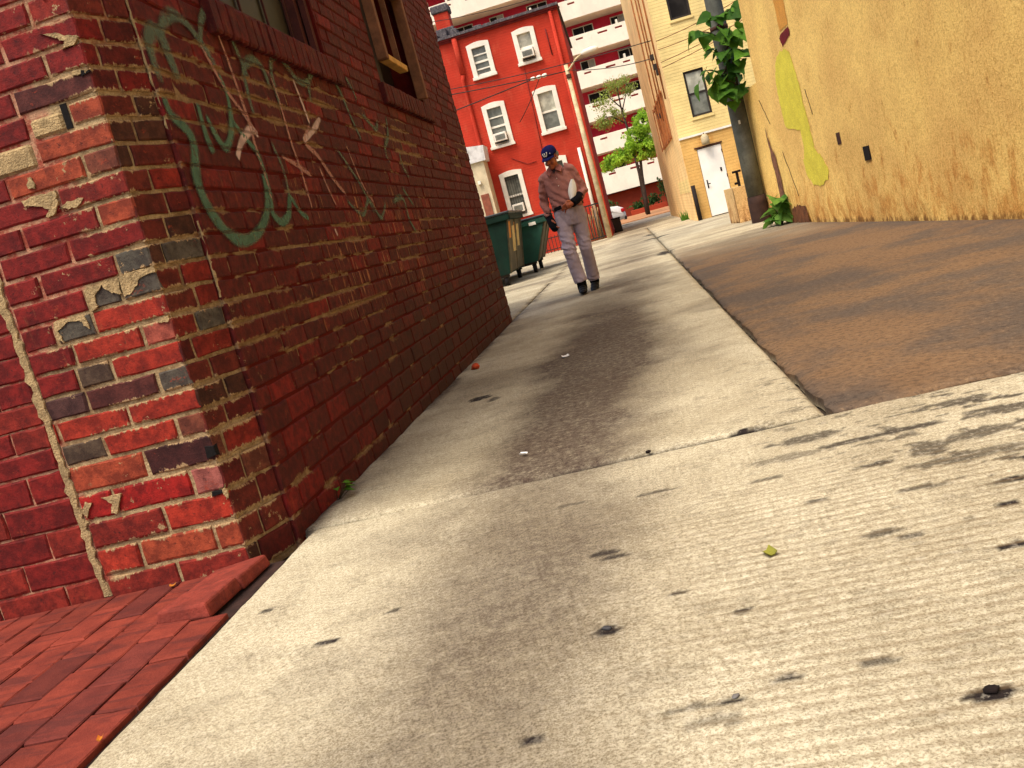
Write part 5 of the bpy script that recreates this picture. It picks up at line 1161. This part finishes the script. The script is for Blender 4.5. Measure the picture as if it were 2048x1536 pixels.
# joints
SL, EL, WL = Vector((-.800, 10.29, 1.315)), Vector((-.862, 10.34, 1.075)), Vector((-.838, 10.26, .885))        # his right arm, left in the picture
SR, ER, WR = Vector((-.498, 10.28, 1.350)), Vector((-.402, 10.31, 1.085)), Vector((-.535, 10.10, .985))
HL, KL, AL = Vector((-.700, 10.27, .86)), Vector((-.702, 10.16, .475)), Vector((-.668, 10.17, .085))
HR, KR, AR = Vector((-.535, 10.29, .86)), Vector((-.532, 10.27, .475)), Vector((-.538, 10.45, .10))
HC = Vector((-.662, 10.20, 1.520)); HM = Matrix.Rotation(R(-24), 4, 'Z') @ Matrix.Rotation(R(22), 4, 'X')    # head bowed, turned to its right
hp = lambda x, y, z: HC + (HM @ Vector((x, y, z)))
def body_shapes():
    out = []
    def head(m):
        m.ball(hp(0, .012, .032), (.072, .092, .080), HM); m.ball(hp(0, -.030, -.040), (.056, .060, .076), HM); m.ball(hp(0, -.062, -.098), (.030, .026, .022), HM)
        m.ball(hp(0, -.098, -.028), (.012, .022, .020), HM); m.tube([hp(0, -.082, .012), hp(0, -.100, -.022)], [.009, .012], 8)
        for s in (1, -1):
            m.ball(hp(s * .072, .008, -.022), (.011, .020, .032), HM); m.ball(hp(s * .034, -.066, -.045), (.024, .020, .024), HM); m.ball(hp(s * .028, -.082, .012), (.024, .012, .009), HM)
        m.ball(hp(0, -.086, -.068), (.022, .010, .007), HM); m.ball(hp(0, -.084, -.080), (.019, .010, .007), HM)
    def trunk(m):
        m.loft([((-.615, 10.28, .84), .145, .095), ((-.62, 10.28, 1.0), .135, .095), ((-.635, 10.29, 1.2), .155, .100), ((-.645, 10.29, 1.31), .155, .085), ((-.652, 10.29, 1.37), .10, .07), ((-.656, 10.275, 1.41), .055, .055), ((-.660, 10.245, 1.47), .050, .052)], 20)
        m.tube([(-.656, 10.285, 1.36), (-.659, 10.255, 1.44), hp(0, .02, -.03)], [.062, .052, .052], 12)
    def limbs(m):
        m.tube([SL, SL.lerp(EL, .5), EL], [.050, .046, .040], 12); m.tube([EL, EL.lerp(WL, .4), WL], [.040, .038, .027], 12)
        m.tube([SR, SR.lerp(ER, .5), ER], [.050, .046, .040], 12); m.tube([ER, ER.lerp(WR, .4), WR], [.040, .038, .027], 12)
        m.tube([HL, HL.lerp(KL, .5), KL, KL.lerp(AL, .4), AL], [.080, .068, .052, .050, .036], 12); m.tube([HR, HR.lerp(KR, .5), KR, KR.lerp(AR, .4), AR], [.080, .068, .052, .050, .036], 12)
        for a in (AL, AR): m.tube([a + Vector((0, .02, -.03)), a + Vector((0, -.04, -.038)), a + Vector((0, -.08, -.042))], [.030, .028, .016], 10)
        for a in (SL, SR): m.ball(a, .055)
    def hand(wr, fw, side, palm_n):
        """five fingers on a palm: fw points to the finger tips, side to the thumb"""
        fw, side, pn = Vector(fw).normalized(), Vector(side).normalized(), Vector(palm_n).normalized()
        def f(m):
            P = wr + fw * .045
            m.tube([wr - fw * .02, wr + fw * .02, wr + fw * .062, wr + fw * .092], [.025, .030, .034, .028], 12)
            for i, ln in enumerate((.066, .076, .072, .056)):
                b = wr + fw * (.085 - .004 * abs(i - 1.2)) + side * (.030 - .0205 * i)
                c1 = b + fw * ln * .48 + pn * .010; c2 = c1 + fw * ln * .30 + pn * .020; c3 = c2 + fw * ln * .14 + pn * .024
                m.tube([b - fw * .03, b, c1, c2, c3], [.0105, .0105, .0098, .0088, .0072], 8)
            t0 = wr + fw * .022 + side * .026; t1 = t0 + side * .030 + fw * .030 + pn * .010; t2 = t1 + fw * .030 + side * .004 + pn * .016
            m.tube([wr + fw * .012 + side * .006, t0, t1, t2], [.015, .014, .0115, .0085], 8)
        return f
    out += [head, trunk, limbs, hand(WL, (.03, -.06, -.11), (.25, -.95, .1), (.95, .2, 0)), hand(WR, (-.92, -.30, -.20), (-.1, -.5, .9), (.05, .8, -.5))]
    return out
n = N('skin'); p = n.pos(); M_skin = n.fin(n.mix(n.step(n.noise(p, 30, 4, .6), .35, .7), S(170, 96, 62), S(150, 78, 50)), .55, spec=.3)
me, v, nr = blend(body_shapes(), .0042, 3, 'body'); as_part(me, v, 'body', M_skin, man)
def cloth_mat(name, c, weave=0.5, sheen=.2):
    n = N(name); p = n.pos(); a = n.noise(p, 16, 5, .65); f = n.noise(p, 420, 2, .5); g = n.noise(p, 110, 3, .6)
    cc = n.mix(n.step(a, .35, .68), tuple(x * .92 for x in c), tuple(x * 1.06 for x in c)); cc = n.mix(n.math('MULTIPLY', n.step(g, .42, .66), weave * .5), cc, tuple(x * .7 for x in c))
    n.bump(n.math('ADD', n.math('MULTIPLY', a, 1.5), n.math('MULTIPLY', f, .3)), .3, .010); return n.fin(cc, .9, spec=.1)
M_shirt = cloth_mat('rust_pink_shirt', S(158, 106, 95)); M_trous = cloth_mat('grey_lavender_trousers', S(164, 149, 156), .3); M_navy = cloth_mat('navy_cap', S(26, 28, 78), .3); M_black = cloth_mat('black_knit', S(18, 18, 22), .3); M_shoe = simple('black_leather', S(12, 11, 12), .6, .3, 20, spec=.2)
def shirt(m):
    m.loft([((-.612, 10.275, .945), .170, .112), ((-.612, 10.27, .975), .182, .128), ((-.618, 10.27, 1.04), .174, .126), ((-.626, 10.275, 1.14), .174, .124), ((-.636, 10.28, 1.24), .178, .122), ((-.646, 10.285, 1.315), .170, .108), ((-.652, 10.285, 1.362), .122, .086), ((-.656, 10.272, 1.402), .072, .068), ((-.657, 10.262, 1.425), .064, .062)], 26)
    m.tube([SL + Vector((.06, 0, .02)), SL, SL.lerp(EL, .5), EL, EL.lerp(WL, .5), WL + Vector((0, 0, .02))], [.064, .064, .056, .052, .046, .040], 14)
    m.tube([SR + Vector((-.06, 0, .02)), SR, SR.lerp(ER, .5), ER, ER.lerp(WR, .35), ER.lerp(WR, .55)], [.064, .064, .057, .054, .050, .046], 14)
me, v, nr = blend([shirt], .0065, 4, 'shirt')
w1 = fbm(v[:, 0] * 1.0 + v[:, 1] * .6, v[:, 2], 14, 3) - .5; fold = np.sin((v[:, 2] * 1.0 + v[:, 0] * .9) * 62 + w1 * 6)
amt = .0035 * (v[:, 2] < 1.16) * sstep(-v[:, 2], -1.16, -.98) + .0022 + .002 * ((v[:, 0] > -.46) | (v[:, 0] < -.80))
v = v + nr * (fold * amt + w1 * .012)[:, None]; shirt_o = as_part(me, v, 'shirt', M_shirt, man)
def trousers(m):
    m.loft([((-.612, 10.28, .985), .160, .108), ((-.612, 10.28, .90), .172, .118), ((-.615, 10.285, .82), .178, .122), ((-.616, 10.285, .76), .170, .112)], 24)
    m.tube([HL, (-.706, 10.25, .74), HL.lerp(KL, .6), KL + Vector((0, -.01, 0)), KL.lerp(AL, .45), AL + Vector((0, -.015, .045))], [.088, .090, .080, .073, .072, .078], 18)
    m.tube([HR, (-.530, 10.29, .74), HR.lerp(KR, .6), KR, KR.lerp(AR, .45), AR + Vector((0, -.02, .02))], [.088, .088, .076, .069, .068, .073], 18)
me, v, nr = blend([trousers], .0065, 4, 'trousers')
w1 = fbm(v[:, 0] * 1.4 + v[:, 1], v[:, 2], 13, 7) - .5; leg = (v[:, 0] < -.615)
fold = np.sin((v[:, 2] + .45 * v[:, 0]) * 95 + w1 * 9); amt = np.where(leg, .0065, .0018) * np.exp(-((v[:, 2] - .56) / .10) ** 2) + .003 * np.exp(-((v[:, 2] - .12) / .05) ** 2) + .0006
v = v + nr * (fold * amt + w1 * .014)[:, None]; tr_o = as_part(me, v, 'trousers', M_trous, man)
bt = MB(); bt.loft([((-.612, 10.278, .955), .176, .122), ((-.612, 10.278, .985), .178, .124)], 26); bt.build('belt', M_black, man)
def shoe(a, yaw, pitch):
    Mx = Matrix.Translation(a) @ Matrix.Rotation(yaw, 4, 'Z') @ Matrix.Rotation(pitch, 4, 'X')
    def f(m):
        for (y, z, rx, rz) in ((.05, -.040, .042, .052), (.0, -.020, .046, .066), (-.06, -.045, .050, .046), (-.12, -.055, .050, .036), (-.17, -.062, .040, .026)):
            m.ball(Mx @ Vector((0, y, z)), (rx, .060, rz), Mx.to_3x3().to_4x4())
    return f
me, v, nr = blend([shoe(AL + Vector((0, 0, .012)), .05, 0)], .005, 3, 'shoe'); v[:, 2] = np.maximum(v[:, 2], .002); as_part(me, v, 'shoe', M_shoe, man)
me, v, nr = blend([shoe(AR + Vector((0, 0, .0)), -.12, R(14))], .005, 3, 'shoe'); v[:, 2] = np.maximum(v[:, 2], .002); as_part(me, v, 'shoe', M_shoe, man)
for a_ in (AL, AR): MB().tube([a_ + Vector((0, .012, .16)), a_ + Vector((0, .008, .05)), a_ + Vector((0, .0, -.03))], [.058, .056, .054], 14).build('sock', M_black, man)
cf = MB(); cf.tube([ER.lerp(WR, .42), ER.lerp(WR, .7), WR + (WR - ER).normalized() * .025], [.052, .050, .043], 14); cf.build('cuff', M_black, man)
def hand_shade_cover(m):  # black cover added over the hand to stand for its shadow
    fw = Vector((.03, -.06, -.11)).normalized(); m.tube([WL - fw * .06, WL, WL + fw * .06, WL + fw * .105, WL + fw * .15, WL + fw * .17], [.046, .041, .047, .046, .038, .020], 12)
me, v, nr = blend([hand_shade_cover], .005, 2, 'hand_shade_cover'); as_part(me, v, 'hand_shade_cover', M_black, man)
# collar: two pointed flaps; placket with buttons
def flap(pts, th):
    a = [Vector(q) for q in pts]; nn = (a[1] - a[0]).cross(a[2] - a[0]).normalized() * th; b = [q + nn for q in a]; k = len(a)
    return MB().add(a + b, [tuple(range(k)), tuple(reversed(range(k, 2 * k)))] + [(i, (i + 1) % k, (i + 1) % k + k, i + k) for i in range(k)])
M_coll = cloth_mat('shirt_collar', S(156, 96, 84))
flap([(-.728, 10.235, 1.412), (-.676, 10.185, 1.372), (-.718, 10.148, 1.322), (-.752, 10.190, 1.368)], .006).build('collar', M_coll, man)
flap([(-.590, 10.232, 1.425), (-.644, 10.185, 1.376), (-.584, 10.150, 1.338), (-.560, 10.195, 1.388)], .006).build('collar', M_coll, man)
flap([(-.690, 10.196, 1.392), (-.632, 10.196, 1.392), (-.660, 10.176, 1.338)], .004).build('undershirt', cloth_mat('dark_tee', S(50, 44, 50)), man)
bn = MB()
for z in (1.28, 1.20, 1.12, 1.05): bn.ball((-.648, 10.150 + (1.28 - z) * .02, z), (.006, .003, .006), None, 8, 5)
bn.build('button', M_whitep, man)
# cap: dome, brim, curly W badge
cap_o = None
def cap_dome(m):
    rings = []; 
    for z, r_ in ((.028, 1.0), (.05, 1.0), (.075, .95), (.098, .80), (.114, .52), (.120, .15)): rings.append((z, r_))
    vs = []
    for z, r_ in rings:
        for j in range(24): a = 2 * math.pi * j / 24; vs.append(hp(.082 * r_ * math.cos(a), .010 + .101 * r_ * math.sin(a), z))
    k = len(rings); fs = [(i * 24 + j, i * 24 + (j + 1) % 24, (i + 1) * 24 + (j + 1) % 24, (i + 1) * 24 + j) for i in range(k - 1) for j in range(24)] + [tuple(reversed(range(24))), tuple(range((k - 1) * 24, k * 24))]
    m.add(vs, fs, True)
m = MB(); cap_dome(m); cap_o = m.build('cap', M_navy, man)
bm_ = MB(); arc = np.linspace(-1.15, 1.15, 13); vs = []
for th in (0, -.006):
    for a in arc: vs.append(hp(.080 * math.sin(a) , .012 - .096 * math.cos(a), .034 + th))
    for a in arc: vs.append(hp(.076 * math.sin(a), .0 - .096 * math.cos(a) - .068 * max(0, math.cos(a * 1.25)), .022 + th - .010 * math.sin(a) ** 2 * 1.5))
k = 13; fs = []
for i in range(k - 1): fs += [(i, i + 1, k + i + 1, k + i), (2 * k + i + 1, 2 * k + i, 3 * k + i, 3 * k + i + 1), (k + i, k + i + 1, 3 * k + i + 1, 3 * k + i), (i + 1, i, 2 * k + i, 2 * k + i + 1)]
bm_.add(vs, fs, True).build('brim', M_navy, cap_o)
def on_cap(u, z): a = -math.pi / 2 + u / .092; r_ = 1.0 if z < .05 else 1.0 - .06 * ((z - .05) / .03) ** 2; return hp((.0845 * r_) * math.cos(a), .010 + .1035 * r_ * math.sin(a), z)
wpts = smooth_line([(-.030, .082), (-.036, .072), (-.026, .070), (-.022, .056), (-.012, .044), (-.004, .056), (.002, .076), (-.006, .082), (.000, .064), (.010, .044), (.020, .056), (.026, .072), (.032, .084), (.022, .086)], 5)
em = MB(); em.tube([on_cap(q.x, q.y) for q in wpts], .0045, 6); em.build('emblem', M_whitep, cap_o, label='white curly letter W stitched on the cap front')
MB().ball(on_cap(.062, .062), .006, None, 8, 5).build('cap_mark', M_whitep, cap_o)
m = MB(); m.ball(hp(0, .0, .122), (.008, .008, .004), None, 8, 5); m.build('button', M_navy, cap_o)
M_hair = simple('grey_hair', S(120, 112, 104), .8, .3, 60)
m = MB()
for s in (1, -1): m.ball(hp(s * .070, .040, .0), (.012, .042, .034), HM, 10, 7)
m.ball(hp(0, .085, -.005), (.062, .024, .040), HM, 12, 7); m.build('hair', M_hair, man)
for s in (1, -1): MB().ball(hp(s * .028, -.0845, -.004), (.010, .006, .006), HM, 10, 7).build('eye', simple('eye_%d' % s, S(60, 48, 40), .3), man)
# what he carries: folded white paper under the arm, a small dark thing in the hand
pa = MB(); rows = []; 
for i in range(9):
    t = i / 8; w_ = .043 * math.sin(math.pi * (.10 + .82 * t)) + .004; c = Vector((-.540 + .050 * t, 10.125 + .03 * t, 1.005 + .225 * t)); rows.append((c, w_))
vs = []
for c, w_ in rows:
    for q, dy in ((-1, .004), (-.5, -.016), (0, -.024), (.5, -.016), (1, .004), (.5, .016), (-.5, .016)): vs.append((c.x + w_ * q, c.y + dy, c.z))
fs = [(7 * i + j, 7 * i + (j + 1) % 7, 7 * (i + 1) + (j + 1) % 7, 7 * (i + 1) + j) for i in range(8) for j in range(7)] + [tuple(reversed(range(7))), tuple(range(56, 63))]
tag(pa.add(vs, fs, False).build('folded_paper', simple('white_paper', S(232, 226, 210), .8, .05, 8, bump=.05)), 'folded white paper tucked under the walking man\'s arm', 'paper')
hx = WR + Vector((-.165, -.055, .0)); ph = MB(); ph.box(-.035, -.008, -.020, .050, .006, .020, .003); ph.v = [tuple(Matrix.Rotation(R(-8), 3, 'Y') @ Vector(q) + Vector((-.715, 10.02, .965))) for q in ph.v]
tag(ph.build('handheld_device', M_black), 'small flat dark object held in the walking man\'s hand', 'device')

# ------------------------------------------------------------------ litter and odds and ends on the concrete
def scrap(label, x, y, L, W_, rz, mat, cat='litter', z=.008, curl=.006, name='paper_scrap', group=None):
    c, s = math.cos(rz), math.sin(rz); vs = []
    for i in range(4):
        for j in (0, 1): u, w_ = (i / 3 - .5) * L, (j - .5) * W_; vs.append((x + u * c - w_ * s, y + u * s + w_ * c, z + curl * (abs(i - 1.5) - .5) * (1 if j else .6)))
    fs = [(2 * i, 2 * i + 1, 2 * i + 3, 2 * i + 2) for i in range(3)]; m = MB().add(vs, fs); m.add([(a, b, c_ - .002) for a, b, c_ in vs], [tuple(reversed(f)) for f in fs])
    return tag(m.build(name, mat, recalc=False), label, cat, group)
M_paper = simple('litter_paper', S(226, 222, 212), .8, .06); M_yl = simple('yellow_green_leaf', S(128, 124, 44), .8, .3, 30); M_ol = simple('orange_leaf', S(196, 120, 40), .8, .3, 30)
scrap('white paper scrap lying on the dark oil stain', -.58, 5.65, .045, .07, .2, M_paper)
scrap('tiny white paper scrap near the pavement joint', -.59, 3.34, .016, .030, 1.2, M_paper)
scrap('yellow green fallen leaf on the pale concrete in front', .12, 1.93, .026, .034, .4, M_yl, 'leaf', curl=.010, name='fallen_leaf')
scrap('orange fallen leaf at the foot of the brick front', -1.70, 2.655, .020, .014, .3, M_ol, 'leaf', .006, name='fallen_leaf')
scrap('orange leaf scrap at the edge of the brick pavement', -1.338, 1.66, .012, .018, .3, M_ol, 'leaf', .008, name='fallen_leaf')
def pebble(label, x, y, s, mat, seed, name='pebble', cat='stone'):
    r = random.Random(seed); m = MB(); m.ball((x, y, s * .30), (s, s * .7, s * .42), Matrix.Rotation(r.uniform(0, 3), 4, 'Z'), 8, 6)
    m.v = [(a + r.uniform(-.2, .2) * s, b + r.uniform(-.2, .2) * s, max(-.004, c + r.uniform(-.12, .12) * s)) for a, b, c in m.v]
    return tag(m.build(name, mat), label, cat)
pebble('black lump on the grooved concrete at lower right', .34, 1.285, .013, M_dark, 1); pebble('dark grey stone on the middle of the front slab', -.235, 1.725, .011, simple('slate', S(60, 58, 58)), 2)
pebble('grey pebble beside the brown rust stain', -.015, 1.39, .007, simple('pebble_grey', S(120, 114, 108)), 3); pebble('dark pebble lying on the slab joint', -.12, 2.985, .012, M_dark, 4)
pebble('rusty brick crumb at the foot of the alley wall', -1.25, 6.15, .05, simple('brick_crumb', S(190, 74, 38), .9, .3, 20), 5, 'brick_crumb', 'rubble')
w2 = thing('weed', 'small dark weed in the crack at the foot of the graffiti wall', 'plant', (-1.345, 3.32, 0)); ws = MB()
for i in range(9):
    a = rv.uniform(-1.2, 1.2); p = Vector((-1.335 + .04 * math.cos(a), 3.32 + .05 * math.sin(a), rv.uniform(.02, .07))); ws.tube([(-1.345, 3.32, -.01), p], .0015, 4); put_leaf(LM, p, (math.cos(a), math.sin(a), .1), w2, rv.uniform(.10, .16), 0)
ws.build('stem', M_stem, w2)
